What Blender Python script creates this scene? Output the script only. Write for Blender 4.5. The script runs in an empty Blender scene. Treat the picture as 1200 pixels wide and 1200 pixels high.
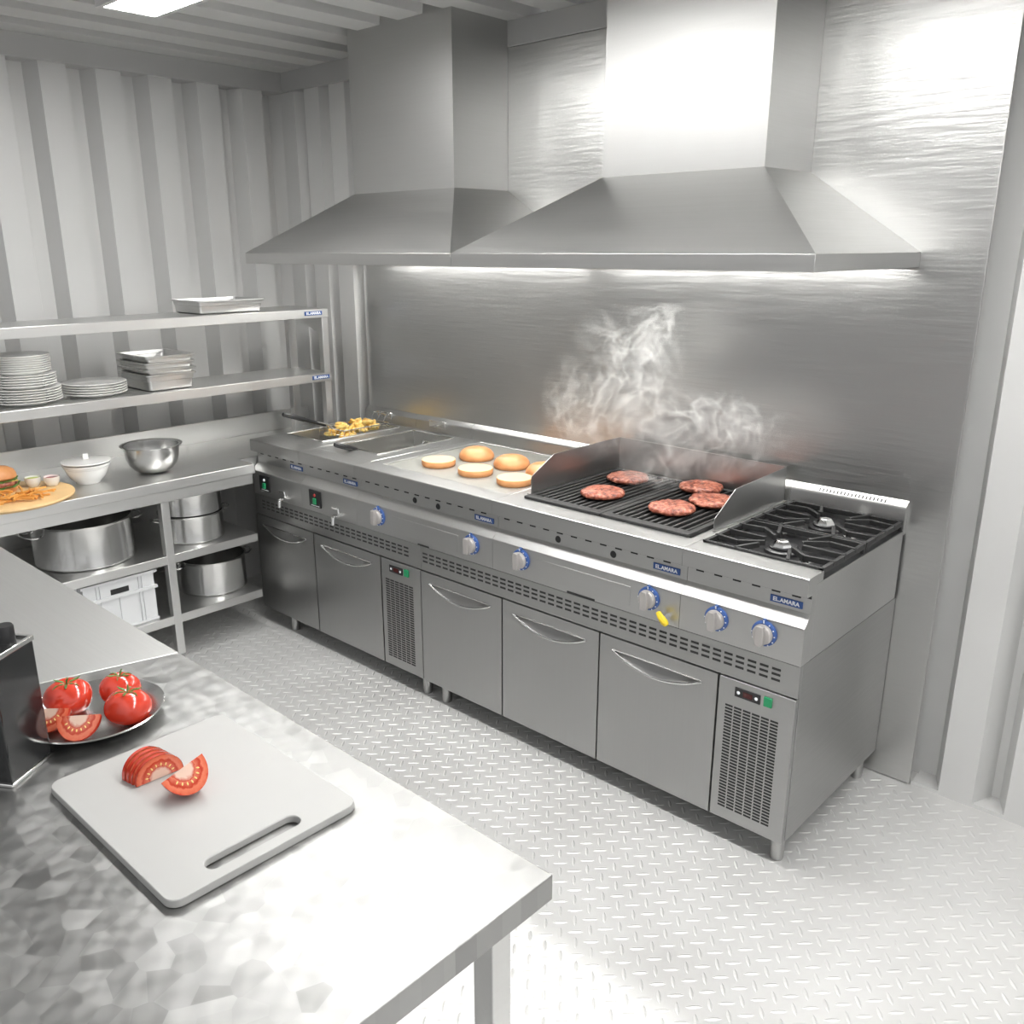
import bpy, bmesh, math, random
from mathutils import Vector, Matrix, Euler
from math import pi, sin, cos, radians as R
random.seed(7)
S = bpy.context.scene
COL = S.collection
ORD = ['topmost', 'second', 'third', 'fourth', 'fifth', 'sixth', 'seventh', 'eighth', 'ninth', 'tenth', 'eleventh',
       'twelfth', 'thirteenth', 'fourteenth', 'fifteenth', 'sixteenth', 'seventeenth', 'eighteenth', 'nineteenth']

# ------------------------------------------------------------------ materials
def newmat(name):
    m = bpy.data.materials.new(name); m.use_nodes = True
    nt = m.node_tree; b = nt.nodes['Principled BSDF']
    return m, nt, b

def plain(name, col, rough=.5, metal=0., spec=.5, noise=0., nscale=40, bump=0., sub=0., coat=0.):
    m, nt, b = newmat(name); N = nt.nodes; L = nt.links
    b.inputs['Base Color'].default_value = (*col, 1); b.inputs['Roughness'].default_value = rough
    b.inputs['Metallic'].default_value = metal; b.inputs['Specular IOR Level'].default_value = spec
    b.inputs['Coat Weight'].default_value = coat; b.inputs['Coat Roughness'].default_value = .08
    if sub: b.inputs['Subsurface Weight'].default_value = sub; b.inputs['Subsurface Radius'].default_value = (.01, .004, .002)
    if noise or bump:
        tc = N.new('ShaderNodeTexCoord'); n = N.new('ShaderNodeTexNoise'); n.inputs['Scale'].default_value = nscale
        n.inputs['Detail'].default_value = 5
        L.new(tc.outputs['Object'], n.inputs['Vector'])
        if noise:
            mx = N.new('ShaderNodeMix'); mx.data_type = 'RGBA'
            mx.inputs[6].default_value = (*[c * (1 - noise) for c in col], 1); mx.inputs[7].default_value = (*[min(1, c * (1 + noise)) for c in col], 1)
            L.new(n.outputs['Fac'], mx.inputs[0]); L.new(mx.outputs[2], b.inputs['Base Color'])
        if bump:
            bp = N.new('ShaderNodeBump'); bp.inputs['Strength'].default_value = bump; bp.inputs['Distance'].default_value = .002
            L.new(n.outputs['Fac'], bp.inputs['Height']); L.new(bp.outputs['Normal'], b.inputs['Normal'])
    return m

def steel(name, col=.55, rough=.34, scale=(4, 4, 260), rvar=.10, bump=.04, dist=.0006, detail=3, tint=(1, 1, .985)):
    m, nt, b = newmat(name); N = nt.nodes; L = nt.links
    b.inputs['Metallic'].default_value = 1
    b.inputs['Base Color'].default_value = (col * tint[0], col * tint[1], col * tint[2], 1)
    tc = N.new('ShaderNodeTexCoord'); mp = N.new('ShaderNodeMapping'); mp.inputs['Scale'].default_value = scale
    n = N.new('ShaderNodeTexNoise'); n.inputs['Scale'].default_value = 1; n.inputs['Detail'].default_value = detail
    L.new(tc.outputs['Object'], mp.inputs['Vector']); L.new(mp.outputs['Vector'], n.inputs['Vector'])
    mr = N.new('ShaderNodeMapRange'); mr.inputs['To Min'].default_value = rough - rvar; mr.inputs['To Max'].default_value = rough + rvar
    L.new(n.outputs['Fac'], mr.inputs['Value']); L.new(mr.outputs['Result'], b.inputs['Roughness'])
    bp = N.new('ShaderNodeBump'); bp.inputs['Strength'].default_value = bump; bp.inputs['Distance'].default_value = dist
    L.new(n.outputs['Fac'], bp.inputs['Height']); L.new(bp.outputs['Normal'], b.inputs['Normal'])
    return m

def emis(name, col, st):
    m, nt, b = newmat(name)
    b.inputs['Base Color'].default_value = (*col, 1)
    b.inputs['Emission Color'].default_value = (*col, 1); b.inputs['Emission Strength'].default_value = st
    return m

M = {}
M['steel'] = steel('brushed_steel', .38, .36)
M['steel_v'] = steel('brushed_steel_doors', .38, .38, scale=(260, 260, 4))
M['steel_top'] = steel('worktop_steel', .50, .36, scale=(3, 200, 200), bump=.03)
M['hood'] = steel('hood_steel', .54, .43, scale=(3, 3, 220), bump=.03)
M['panel'] = steel('splashback_steel', .57, .33, scale=(5, 5, 60), rvar=.07, bump=.6, dist=.0022, detail=5)
M['table'] = steel('table_steel', .66, .38, scale=(120, 3, 120), bump=.03)
M['table_matte'] = steel('matte_table_steel', .56, .5, scale=(3, 150, 150), bump=.02)
M['pot'] = steel('polished_steel', .62, .22, scale=(8, 8, 160), rvar=.06, bump=.02)
M['tray'] = steel('tray_steel', .62, .32, scale=(20, 20, 20), rvar=.06, bump=.01)
M['chrome'] = plain('chrome', (.8, .8, .79), .12, 1.)
M['dark_gap'] = plain('dark_gap', (.02, .02, .02), .8)
M['wall'] = plain('painted_wall', (.58, .58, .572), .45, noise=.03, nscale=6)
M['trim'] = plain('shaded_beam_grey', (.45, .45, .445), .45, noise=.03, nscale=6)  # darker than the wall: the beams' weaker light is put into the grey
M['ceil'] = plain('painted_ceiling', (.56, .56, .55), .5, noise=.03, nscale=6)
M['iron'] = plain('cast_iron', (.022, .022, .022), .5, noise=.2, nscale=60, bump=.15)
M['black_enamel'] = plain('black_enamel', (.02, .02, .021), .3, noise=.2, nscale=30)
M['griddle'] = plain('griddle_plate', (.36, .36, .33), .42, .55, noise=.06, nscale=8)
M['knob'] = plain('knob_grey', (.42, .40, .385), .4, .3)
M['blue'] = plain('badge_blue', (.035, .09, .28), .4)
M['white'] = plain('white_print', (.85, .87, .9), .5)
M['black'] = plain('black_plastic', (.012, .012, .013), .35)
M['green'] = plain('green_switch', (.01, .26, .10), .3)
M['red'] = plain('red_lens', (.5, .03, .03), .3)
M['yellow'] = plain('yellow_handle', (.75, .55, .03), .4)
M['lamp'] = emis('lamp_diffuser', (1, .99, .97), 42)
M['hoodlight'] = emis('hood_lamp', (1, .99, .96), 30)
M['porcelain'] = plain('porcelain', (.78, .78, .76), .2, coat=.4)
M['plasticwhite'] = plain('crate_plastic', (.66, .67, .68), .4)
M['board'] = plain('cutting_board_plastic', (.45, .45, .438), .45, noise=.015, nscale=20, bump=.03)
M['wood'] = plain('beech_wood', (.74, .50, .24), .5, noise=.1, nscale=14)
M['bun_cut'] = plain('bun_cut_face', (.86, .55, .30), .8, noise=.07, nscale=60, bump=.2)
M['fry_dark'] = plain('browned_fries', (.76, .34, .07), .5, noise=.35, nscale=40)
M['cheese'] = plain('cheese', (.85, .62, .18), .45)
M['lettuce'] = plain('lettuce', (.12, .22, .05), .5, noise=.5, nscale=40)
M['ketchup'] = plain('ketchup', (.42, .03, .02), .2)
M['guac'] = plain('green_sauce', (.42, .52, .06), .35)
M['stem'] = plain('tomato_calyx', (.09, .20, .04), .5)
M['tomato'] = plain('tomato_skin', (.62, .050, .024), .18, noise=.18, nscale=9, coat=.5)
M['seed'] = plain('tomato_seed', (.85, .62, .22), .3)
M['tin'] = plain('dark_tin', (.012, .013, .014), .14, coat=.5)

def bunmat():
    m, nt, b = newmat('toasted_bun'); N = nt.nodes; L = nt.links
    tc = N.new('ShaderNodeTexCoord'); n = N.new('ShaderNodeTexNoise'); n.inputs['Scale'].default_value = 12; n.inputs['Detail'].default_value = 6
    cr = N.new('ShaderNodeValToRGB'); cr.color_ramp.elements[0].position = .3; cr.color_ramp.elements[0].color = (.50, .19, .06, 1)
    cr.color_ramp.elements[1].position = .72; cr.color_ramp.elements[1].color = (.76, .38, .16, 1)
    L.new(tc.outputs['Object'], n.inputs['Vector']); L.new(n.outputs['Fac'], cr.inputs['Fac']); L.new(cr.outputs['Color'], b.inputs['Base Color'])
    b.inputs['Roughness'].default_value = .42
    return m
M['bun'] = bunmat()

def meatmat():
    m, nt, b = newmat('grilled_beef'); N = nt.nodes; L = nt.links
    tc = N.new('ShaderNodeTexCoord'); v = N.new('ShaderNodeTexVoronoi'); v.inputs['Scale'].default_value = 75
    n = N.new('ShaderNodeTexNoise'); n.inputs['Scale'].default_value = 55; n.inputs['Detail'].default_value = 4
    cr = N.new('ShaderNodeValToRGB'); e = cr.color_ramp.elements
    e[0].position = .30; e[0].color = (.055, .014, .010, 1); e[1].position = .67; e[1].color = (.60, .25, .165, 1)
    q = e.new(.48); q.color = (.36, .10, .06, 1)
    L.new(tc.outputs['Object'], v.inputs['Vector']); L.new(tc.outputs['Object'], n.inputs['Vector'])
    L.new(n.outputs['Fac'], cr.inputs['Fac']); L.new(cr.outputs['Color'], b.inputs['Base Color'])
    bp = N.new('ShaderNodeBump'); bp.inputs['Strength'].default_value = .9; bp.inputs['Distance'].default_value = .005; bp.invert = True
    L.new(v.outputs['Distance'], bp.inputs['Height']); L.new(bp.outputs['Normal'], b.inputs['Normal'])
    b.inputs['Roughness'].default_value = .32
    return m
M['meat'] = meatmat()

def frymat():
    m, nt, b = newmat('golden_potato'); N = nt.nodes; L = nt.links
    tc = N.new('ShaderNodeTexCoord'); n = N.new('ShaderNodeTexNoise'); n.inputs['Scale'].default_value = 22; n.inputs['Detail'].default_value = 3
    cr = N.new('ShaderNodeValToRGB'); e = cr.color_ramp.elements
    e[0].position = .36; e[0].color = (.62, .30, .03, 1); e[1].position = .56; e[1].color = (.95, .78, .30, 1)
    L.new(tc.outputs['Object'], n.inputs['Vector']); L.new(n.outputs['Fac'], cr.inputs['Fac']); L.new(cr.outputs['Color'], b.inputs['Base Color'])
    b.inputs['Roughness'].default_value = .4
    return m
M['fry'] = frymat()

def swirlmat():   # machine-turned (swirl-polished) steel: circular grain around scattered centres
    m, nt, b = newmat('swirl_polished_steel'); N = nt.nodes; L = nt.links
    b.inputs['Metallic'].default_value = 1; b.inputs['Base Color'].default_value = (.60, .60, .59, 1)
    b.inputs['Roughness'].default_value = .40; b.inputs['Anisotropic'].default_value = .25
    tc = N.new('ShaderNodeTexCoord'); mp = N.new('ShaderNodeMapping'); mp.inputs['Scale'].default_value = (1, 1, 0)
    v = N.new('ShaderNodeTexVoronoi'); v.voronoi_dimensions = '2D'; v.inputs['Scale'].default_value = 25; v.inputs['Randomness'].default_value = .75
    L.new(tc.outputs['Object'], mp.inputs['Vector']); L.new(mp.outputs['Vector'], v.inputs['Vector'])
    sub = N.new('ShaderNodeVectorMath'); sub.operation = 'SUBTRACT'; L.new(mp.outputs['Vector'], sub.inputs[0]); L.new(v.outputs['Position'], sub.inputs[1])
    cr = N.new('ShaderNodeVectorMath'); cr.operation = 'CROSS_PRODUCT'; L.new(sub.outputs[0], cr.inputs[0]); cr.inputs[1].default_value = (0, 0, 1)
    nm = N.new('ShaderNodeVectorMath'); nm.operation = 'NORMALIZE'; L.new(cr.outputs[0], nm.inputs[0])
    L.new(nm.outputs[0], b.inputs['Tangent'])
    mr = N.new('ShaderNodeMapRange'); mr.inputs['To Min'].default_value = .38; mr.inputs['To Max'].default_value = .50
    sep = N.new('ShaderNodeSeparateColor'); L.new(v.outputs['Color'], sep.inputs[0]); L.new(sep.outputs[0], mr.inputs['Value'])
    L.new(mr.outputs['Result'], b.inputs['Roughness'])
    hs = N.new('ShaderNodeMix'); hs.data_type = 'RGBA'; hs.inputs[6].default_value = (.33, .33, .324, 1); hs.inputs[7].default_value = (.41, .41, .403, 1)
    L.new(sep.outputs[1], hs.inputs[0]); L.new(hs.outputs[2], b.inputs['Base Color'])
    # each polished disc is tilted by a hair
    s2 = N.new('ShaderNodeVectorMath'); s2.operation = 'SUBTRACT'; L.new(v.outputs['Color'], s2.inputs[0]); s2.inputs[1].default_value = (.5, .5, .5)
    s3 = N.new('ShaderNodeVectorMath'); s3.operation = 'MULTIPLY'; L.new(s2.outputs[0], s3.inputs[0]); s3.inputs[1].default_value = (.040, .040, 0)
    ge = N.new('ShaderNodeNewGeometry'); ad = N.new('ShaderNodeVectorMath'); ad.operation = 'ADD'
    L.new(ge.outputs['Normal'], ad.inputs[0]); L.new(s3.outputs[0], ad.inputs[1])
    n2 = N.new('ShaderNodeVectorMath'); n2.operation = 'NORMALIZE'; L.new(ad.outputs[0], n2.inputs[0]); L.new(n2.outputs[0], b.inputs['Normal'])
    return m
M['swirl'] = swirlmat()

def floormat():
    m, nt, b = newmat('tread_plate_metal'); N = nt.nodes; L = nt.links
    tc = N.new('ShaderNodeTexCoord'); n = N.new('ShaderNodeTexNoise'); n.inputs['Scale'].default_value = 2.2; n.inputs['Detail'].default_value = 6
    L.new(tc.outputs['Object'], n.inputs['Vector'])
    cr = N.new('ShaderNodeValToRGB'); e = cr.color_ramp.elements
    e[0].position = .3; e[0].color = (.66, .655, .645, 1); e[1].position = .7; e[1].color = (.76, .76, .75, 1)
    L.new(n.outputs['Fac'], cr.inputs['Fac']); L.new(cr.outputs['Color'], b.inputs['Base Color'])
    b.inputs['Metallic'].default_value = .38; b.inputs['Roughness'].default_value = .42
    return m
M['floor'] = floormat()

def cutmat():   # cut tomato: wall, seed chambers, pale core, laid out in the UV plane of the cut
    m, nt, b = newmat('tomato_cut_face'); N = nt.nodes; L = nt.links
    tc = N.new('ShaderNodeTexCoord'); ln = N.new('ShaderNodeVectorMath'); ln.operation = 'LENGTH'
    nz = N.new('ShaderNodeTexNoise'); nz.inputs['Scale'].default_value = 5
    L.new(tc.outputs['UV'], nz.inputs['Vector']); L.new(tc.outputs['UV'], ln.inputs[0])
    a = N.new('ShaderNodeMath'); a.operation = 'MULTIPLY_ADD'; L.new(nz.outputs['Fac'], a.inputs[0]); a.inputs[1].default_value = .25; L.new(ln.outputs['Value'], a.inputs[2])
    cr = N.new('ShaderNodeValToRGB'); e = cr.color_ramp.elements
    e[0].position = .42; e[0].color = (.78, .55, .44, 1); e[1].position = .56; e[1].color = (.70, .20, .12, 1)
    for p, c in ((.60, (.55, .05, .02, 1)), (.84, (.52, .045, .02, 1)), (.90, (.74, .20, .11, 1)), (1.06, (.68, .14, .07, 1)), (1.12, (.6, .05, .02, 1))):
        q = e.new(min(1, p * .9)); q.color = c
    dv = N.new('ShaderNodeMath'); dv.operation = 'MULTIPLY'; L.new(a.outputs[0], dv.inputs[0]); dv.inputs[1].default_value = .88
    L.new(dv.outputs[0], cr.inputs['Fac']); L.new(cr.outputs['Color'], b.inputs['Base Color'])
    b.inputs['Roughness'].default_value = .22; b.inputs['Coat Weight'].default_value = .3
    return m
M['cut'] = cutmat()

# ------------------------------------------------------------------ mesh builder
class MB:
    def __init__(s): s.v = []; s.f = []; s.uv = {}
    def add(s, vs, fs, T=None):
        o = len(s.v)
        s.v += [tuple(T @ Vector(v)) if T else tuple(v) for v in vs]
        s.f += [tuple(i + o for i in f) for f in fs]
        return s
    def box(s, x0, x1, y0, y1, z0, z1, T=None):
        return s.add([(x0,y0,z0),(x1,y0,z0),(x1,y1,z0),(x0,y1,z0),(x0,y0,z1),(x1,y0,z1),(x1,y1,z1),(x0,y1,z1)],
                     [(0,3,2,1),(4,5,6,7),(0,1,5,4),(1,2,6,5),(2,3,7,6),(3,0,4,7)], T)
    def prism(s, poly, axis, a, b, T=None):
        n = len(poly)
        def mk(p, t):
            return (t, p[0], p[1]) if axis == 'x' else ((p[0], t, p[1]) if axis == 'y' else (p[0], p[1], t))
        vs = [mk(p, a) for p in poly] + [mk(p, b) for p in poly]
        fs = [tuple(range(n - 1, -1, -1)), tuple(range(n, 2 * n))] + [(i, (i + 1) % n, n + (i + 1) % n, n + i) for i in range(n)]
        return s.add(vs, fs, T)
    def lathe(s, prof, c=(0, 0, 0), seg=40, T=None, sx=1, sy=1):
        vs = []; fs = []; k = len(prof)
        for i in range(seg):
            a = 2 * pi * i / seg
            for r, z in prof: vs.append((c[0] + r * cos(a) * sx, c[1] + r * sin(a) * sy, c[2] + z))
        for i in range(seg):
            j = (i + 1) % seg
            for q in range(k - 1):
                fs.append((i * k + q, j * k + q, j * k + q + 1, i * k + q + 1))
        return s.add(vs, fs, T)
    def tube(s, pts, r, seg=8, closed=False, T=None):
        pts = [Vector(p) for p in pts]; n = len(pts); vs = []; fs = []
        up = None
        for i, p in enumerate(pts):
            d = (pts[(i + 1) % n] - pts[i - 1]) if (closed or 0 < i < n - 1) else (pts[1] - pts[0] if i == 0 else pts[-1] - pts[-2])
            d.normalize()
            if up is None:
                up = d.orthogonal().normalized()
            u = (up - d * up.dot(d))
            u = u.normalized() if u.length > 1e-6 else d.orthogonal().normalized()
            up = u; w = d.cross(u); rr = r[i] if isinstance(r, (list, tuple)) else r
            for k in range(seg):
                a = 2 * pi * k / seg; vs.append(tuple(p + (u * cos(a) + w * sin(a)) * rr))
        m = n if closed else n - 1
        for i in range(m):
            for k in range(seg):
                a, b = i * seg + k, i * seg + (k + 1) % seg; j = ((i + 1) % n) * seg
                fs.append((a, b, j + (k + 1) % seg, j + k))
        if not closed:
            fs.append(tuple(range(seg - 1, -1, -1))); fs.append(tuple(range((n - 1) * seg, n * seg)))
        return s.add(vs, fs, T)
    def ball(s, c, r, seg=16, rings=10, T=None, sc=(1, 1, 1)):
        vs = []; fs = []
        for i in range(rings + 1):
            t = pi * i / rings
            for k in range(seg):
                a = 2 * pi * k / seg
                vs.append((c[0] + r * sc[0] * sin(t) * cos(a), c[1] + r * sc[1] * sin(t) * sin(a), c[2] + r * sc[2] * cos(t)))
        for i in range(rings):
            for k in range(seg):
                fs.append((i * seg + k, (i + 1) * seg + k, (i + 1) * seg + (k + 1) % seg, i * seg + (k + 1) % seg))
        return s.add(vs, fs, T)
    def frame(s, x0, x1, y0, y1, hx0, hx1, hy0, hy1, z0, z1):   # slab with a rectangular opening, one closed shell
        o = [(x0, y0), (x1, y0), (x1, y1), (x0, y1)]; h = [(hx0, hy0), (hx1, hy0), (hx1, hy1), (hx0, hy1)]
        vs = [(*p, z1) for p in o] + [(*p, z1) for p in h] + [(*p, z0) for p in o] + [(*p, z0) for p in h]
        fs = []
        for i in range(4):
            j = (i + 1) % 4
            fs += [(i, j, 4 + j, 4 + i), (8 + j, 8 + i, 12 + i, 12 + j), (i, 8 + i, 8 + j, j)[::-1], (4 + i, 4 + j, 12 + j, 12 + i)[::-1]]
        return s.add(vs, fs)
    def build(s, name, mat, parent=None, smooth=True, ang=35, bevel=0, bseg=2, T=None, local=False):
        me = bpy.data.meshes.new(name)
        off = Vector((0, 0, 0))
        if parent is not None and not local:
            p = parent
            while p: off += p.location; p = p.parent
        me.from_pydata([tuple(Vector(v) - off) for v in s.v], [], s.f)
        bm = bmesh.new(); bm.from_mesh(me)
        bmesh.ops.remove_doubles(bm, verts=bm.verts, dist=1e-6)
        bmesh.ops.recalc_face_normals(bm, faces=bm.faces)
        bm.to_mesh(me); bm.free()
        for m in (mat if isinstance(mat, (list, tuple)) else [mat]): me.materials.append(m)
        if smooth:
            for p in me.polygons: p.use_smooth = True
            me.set_sharp_from_angle(angle=R(ang))
        o = bpy.data.objects.new(name, me); COL.objects.link(o)
        if parent is not None: o.parent = parent
        if bevel:
            b = o.modifiers.new('bevel', 'BEVEL'); b.width = bevel; b.segments = bseg; b.limit_method = 'ANGLE'; b.angle_limit = R(40)
            b.harden_normals = False
        return o

def thing(name, label, cat, loc=(0, 0, 0), group=None, rz=0):
    o = bpy.data.objects.new(name, None); COL.objects.link(o); o.location = loc; o.rotation_euler = (0, 0, rz)
    o.empty_display_size = .05
    return tag(o, label, cat, group)
def tag(o, label, cat, group=None):
    o['label'] = label; o['category'] = cat
    if group: o['group'] = group
    return o
def struct(o): o['kind'] = 'structure'; return o
def center(o):      # move a single-mesh thing's origin to its base
    me = o.data; xs = [v.co for v in me.vertices]
    c = Vector(((min(v.x for v in xs) + max(v.x for v in xs)) / 2, (min(v.y for v in xs) + max(v.y for v in xs)) / 2, min(v.z for v in xs)))
    me.transform(Matrix.Translation(-c)); o.location = c
    return o
KIDS = {}
def copy_tree(o, label=None, group=None, loc=None, parent=None):
    c = o.copy(); COL.objects.link(c)
    if parent is not None: c.parent = parent
    if label: c['label'] = label
    if group: c['group'] = group
    if loc: c.location = loc
    for ch in [k for k in bpy.data.objects if k.parent == o]: copy_tree(ch, parent=c)
    return c

def text_mesh(txt, size):
    cu = bpy.data.curves.new('t', 'FONT'); cu.body = txt; cu.size = size; cu.align_x = 'CENTER'; cu.align_y = 'CENTER'; cu.extrude = .0006
    cu.space_character = 1.05; cu.offset = .0006
    o = bpy.data.objects.new('t', cu); COL.objects.link(o)
    dg = bpy.context.evaluated_depsgraph_get(); dg.update()
    me = bpy.data.meshes.new_from_object(o.evaluated_get(dg))
    vs = [tuple(v.co) for v in me.vertices]; fs = [tuple(p.vertices) for p in me.polygons]
    bpy.data.objects.remove(o); bpy.data.curves.remove(cu); bpy.data.meshes.remove(me)
    return vs, fs
TXT = text_mesh('EL.AMARA', .021)
def badge(parent, x, y, z, w=.098, h=.021, facing='y', name='badge'):
    b = MB()
    if facing == 'y': b.box(x - w / 2, x + w / 2, y - .002, y + .004, z - h / 2, z + h / 2)
    else: b.box(x - .004, x + .002, y - w / 2, y + w / 2, z - h / 2, z + h / 2)
    o = b.build(name, M['blue'], parent, bevel=.0008); o['label'] = 'small blue nameplate with white lettering'
    t = MB(); k = w / .098 * .80
    if facing == 'y': t.add([(x + v[0] * k, y - .0026 - v[2], z + v[1] * k) for v in TXT[0]], TXT[1])
    else: t.add([(x + .0026 + v[2], y + v[0] * k, z + v[1] * k) for v in TXT[0]], TXT[1])
    t.build('lettering', M['white'], o, smooth=False)
    return o

# ------------------------------------------------------------------ the container
W = .738          # back wall plane
XL = -.615        # left wall plane
ZB, ZT = 2.595, 2.692
def corr_profile(faces, d, sl):      # list of face intervals -> zigzag polyline (t, depth)
    pts = []
    for i, (a, b) in enumerate(faces):
        if i: pts.append((a - sl, d))
        pts += [(a, 0), (b, 0)]
        if i < len(faces) - 1: pts.append((b + sl, d))
    return pts
def extr(pts, z0, z1, fn, flip=False):
    b = MB(); n = len(pts)
    vs = [fn(t, d, z0) for t, d in pts] + [fn(t, d, z1) for t, d in pts]
    b.add(vs, [(i, i + 1, n + i + 1, n + i) for i in range(n - 1)])
    return b
# left wall: ribs every quarter metre
f = [(-.001 + .2485 * k, .117 + .2485 * k) for k in range(-10, 3)] + [(.744, .80)]
b = extr(corr_profile(f, .09, .034), 0, ZB + .02, lambda t, d, z: (XL - d, t, z))
struct(b.build('wall_left', M['wall'], smooth=False))
f = [(-.69, -.510)] + [(-.422 + .21 * k, -.297 + .21 * k) for k in range(3)] + [(.9, 2.8)] + [(3.019 + .2055 * k, 3.126 + .2055 * k) for k in range(0, 14)]
b = extr(corr_profile(f, .09, .036), 0, ZB + .02, lambda t, d, z: (t, W + d, z))
b.build('wall_back', M['wall'], smooth=False)
struct(bpy.data.objects['wall_back'])
struct(MB().box(XL - .10, XL - .001, -1.95, W + .06, 0, .012).build('baseboard_left', M['wall']))
struct(MB().box(2.93, 5.9, W + .001, W + .10, 0, .014).build('baseboard_back', M['wall']))
struct(MB().box(XL - .11, XL + .012, -1.95, W + .06, ZB, ZT + .002).build('trim_1', M['trim'], bevel=.004))
struct(MB().box(XL + .012, 5.6, W - .012, W + .11, ZB, ZT + .002).build('trim_2', M['trim'], bevel=.004))
# ceiling: corrugated sheet, ribs running front to back
CF = [(XL + .01 + .262 * k, XL + .155 + .262 * k) for k in range(0, 24)]
b = extr(corr_profile(CF, -.13, .016), -1.95, W + .11, lambda t, d, y: (t, y, ZT - d))
struct(b.build('ceiling', M['ceil'], smooth=False))

# floor: tread plate, raised lozenges in two directions
b = MB()
b.add([(-.8, -4.2, 0), (6.5, -4.2, 0), (6.5, W + .12, 0), (-.8, W + .12, 0)], [(0, 1, 2, 3)])
PX, PY = .0537, .0652
def loz(cx, cy, dx, dy):
    l = math.hypot(dx, dy); ux, uy = dx / l, dy / l; px, py = -uy, ux; a, w, h = .0225, .0060, .0023
    out = [(-1, 0), (-.55, -.78), (0, -1), (.55, -.78), (1, 0), (.55, .78), (0, 1), (-.55, .78)]
    vs = [(cx + ux * a * s + px * w * t, cy + uy * a * s + py * w * t, 0) for s, t in out]
    vs += [(cx + ux * a * s, cy + uy * a * s, hh) for s, hh in ((-.55, h * .8), (0, h), (.55, h * .8))]
    o = len(b.v); b.v += vs
    b.f += [tuple(o + i for i in q) for q in ((0,1,8),(1,2,9,8),(2,3,10,9),(3,4,10),(4,5,10),(5,6,9,10),(6,7,8,9),(7,0,8))]
for j in range(-38, 23):
    for i in range(-56, 40):
        x, y = 2.452 + i * PX, -.687 + j * PY
        if -.6 < x < 4.4 and -2.9 < y < W - .02:
            loz(x, y, 1, 1)
            if y + PY / 2 < W - .02: loz(x + PX * .46, y - PY * .49, 1, -1.25)
struct(b.build('floor', M['floor'], smooth=False))

# stainless splashback panel on the back wall
t = thing('splashback_panel', 'tall brushed stainless steel panel covering the back wall behind the hoods', 'wall panel', (1.5, W, 0))
MB().box(.03, 2.925, W - .008, W - .0005, .004, ZB - .002).build('sheet', M['panel'], t, bevel=.001)

# ------------------------------------------------------------------ ceiling lamps
def lamp(x0, x1, label):
    y0, y1 = -.655, -.468
    t = thing('ceiling_lamp', label, 'ceiling lamp', ((x0 + x1) / 2, (y0 + y1) / 2, 2.61), 'strip lamps under the ceiling')
    MB().frame(x0 - .02, x1 + .02, y0 - .02, y1 + .02, x0, x1, y0, y1, 2.61, ZT - .002).build('housing', M['wall'], t, bevel=.002)
    MB().box(x0, x1, y0, y1, 2.612, 2.62).build('diffuser', M['lamp'], t, smooth=False)
lamp(.394, 1.0, 'white rectangular ceiling lamp near the left wall')
for k, x in enumerate((1.25, 2.10, 2.95, 3.80, 4.65)):  # last two are unseen, added to brighten the left wall and right floor
    lamp(x, x + .62, ['white rectangular ceiling lamp over the griddle', 'white rectangular ceiling lamp over the gas range', 'white rectangular ceiling lamp just beyond the range', 'added unseen ceiling lamp, second beyond the range', 'added unseen ceiling lamp at the open end of the container'][k])

# ------------------------------------------------------------------ hoods
def hood(x0, x1, d0, d1, label):
    t = thing('exhaust_hood', label, 'exhaust hood', ((x0 + x1) / 2, W - .3, 1.752), 'extraction hoods over the cooking line')
    yb = W - .009; z0, z1, z2 = 1.752, 1.797, 2.046; yf, yd = -.012, .411
    b = MB()
    vs = [(x0, yf, z1), (x1, yf, z1), (x1, yb, z1), (x0, yb, z1), (d0, yd, z2), (d1, yd, z2), (d1, yb, z2), (d0, yb, z2)]
    b.add(vs, [(0, 1, 5, 4), (1, 2, 6, 5), (3, 0, 4, 7), (2, 3, 7, 6)])
    b.build('canopy', M['hood'], t, smooth=False)
    b = MB().frame(x0, x1, yf, yb, x0 + .03, x1 - .03, yf + .03, yb - .03, z0, z1)
    b.build('rim', M['hood'], t, bevel=.0015)
    b = MB()
    b.add([(d0, yd, z2), (d1, yd, z2), (d1, yb, z2), (d0, yb, z2), (d0, yd, ZT + .04), (d1, yd, ZT + .04), (d1, yb, ZT + .04), (d0, yb, ZT + .04)],
          [(0, 1, 5, 4), (1, 2, 6, 5), (3, 0, 4, 7), (2, 3, 7, 6)])
    b.build('duct', M['hood'], t, smooth=False)
    # grease-filter deck and the lamp behind it, inside the canopy
    MB().box(x0 + .03, x1 - .03, yf + .03, yb - .16, z1 - .02, z1 - .012).build('filter_deck', M['steel'], t)
    l = MB().box(x0 + .06, x1 - .06, yb - .14, yb - .06, z1 - .02, z1 - .004).build('hood_lamp', M['hoodlight'], t, smooth=False)
hood(.1185, 1.4215, .372, 1.012, 'stainless pyramid extraction hood on the side of the plate shelf, over the fryers')
hood(1.4235, 2.735, 1.750, 2.357, 'stainless pyramid extraction hood over the burger grill and gas range')

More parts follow.
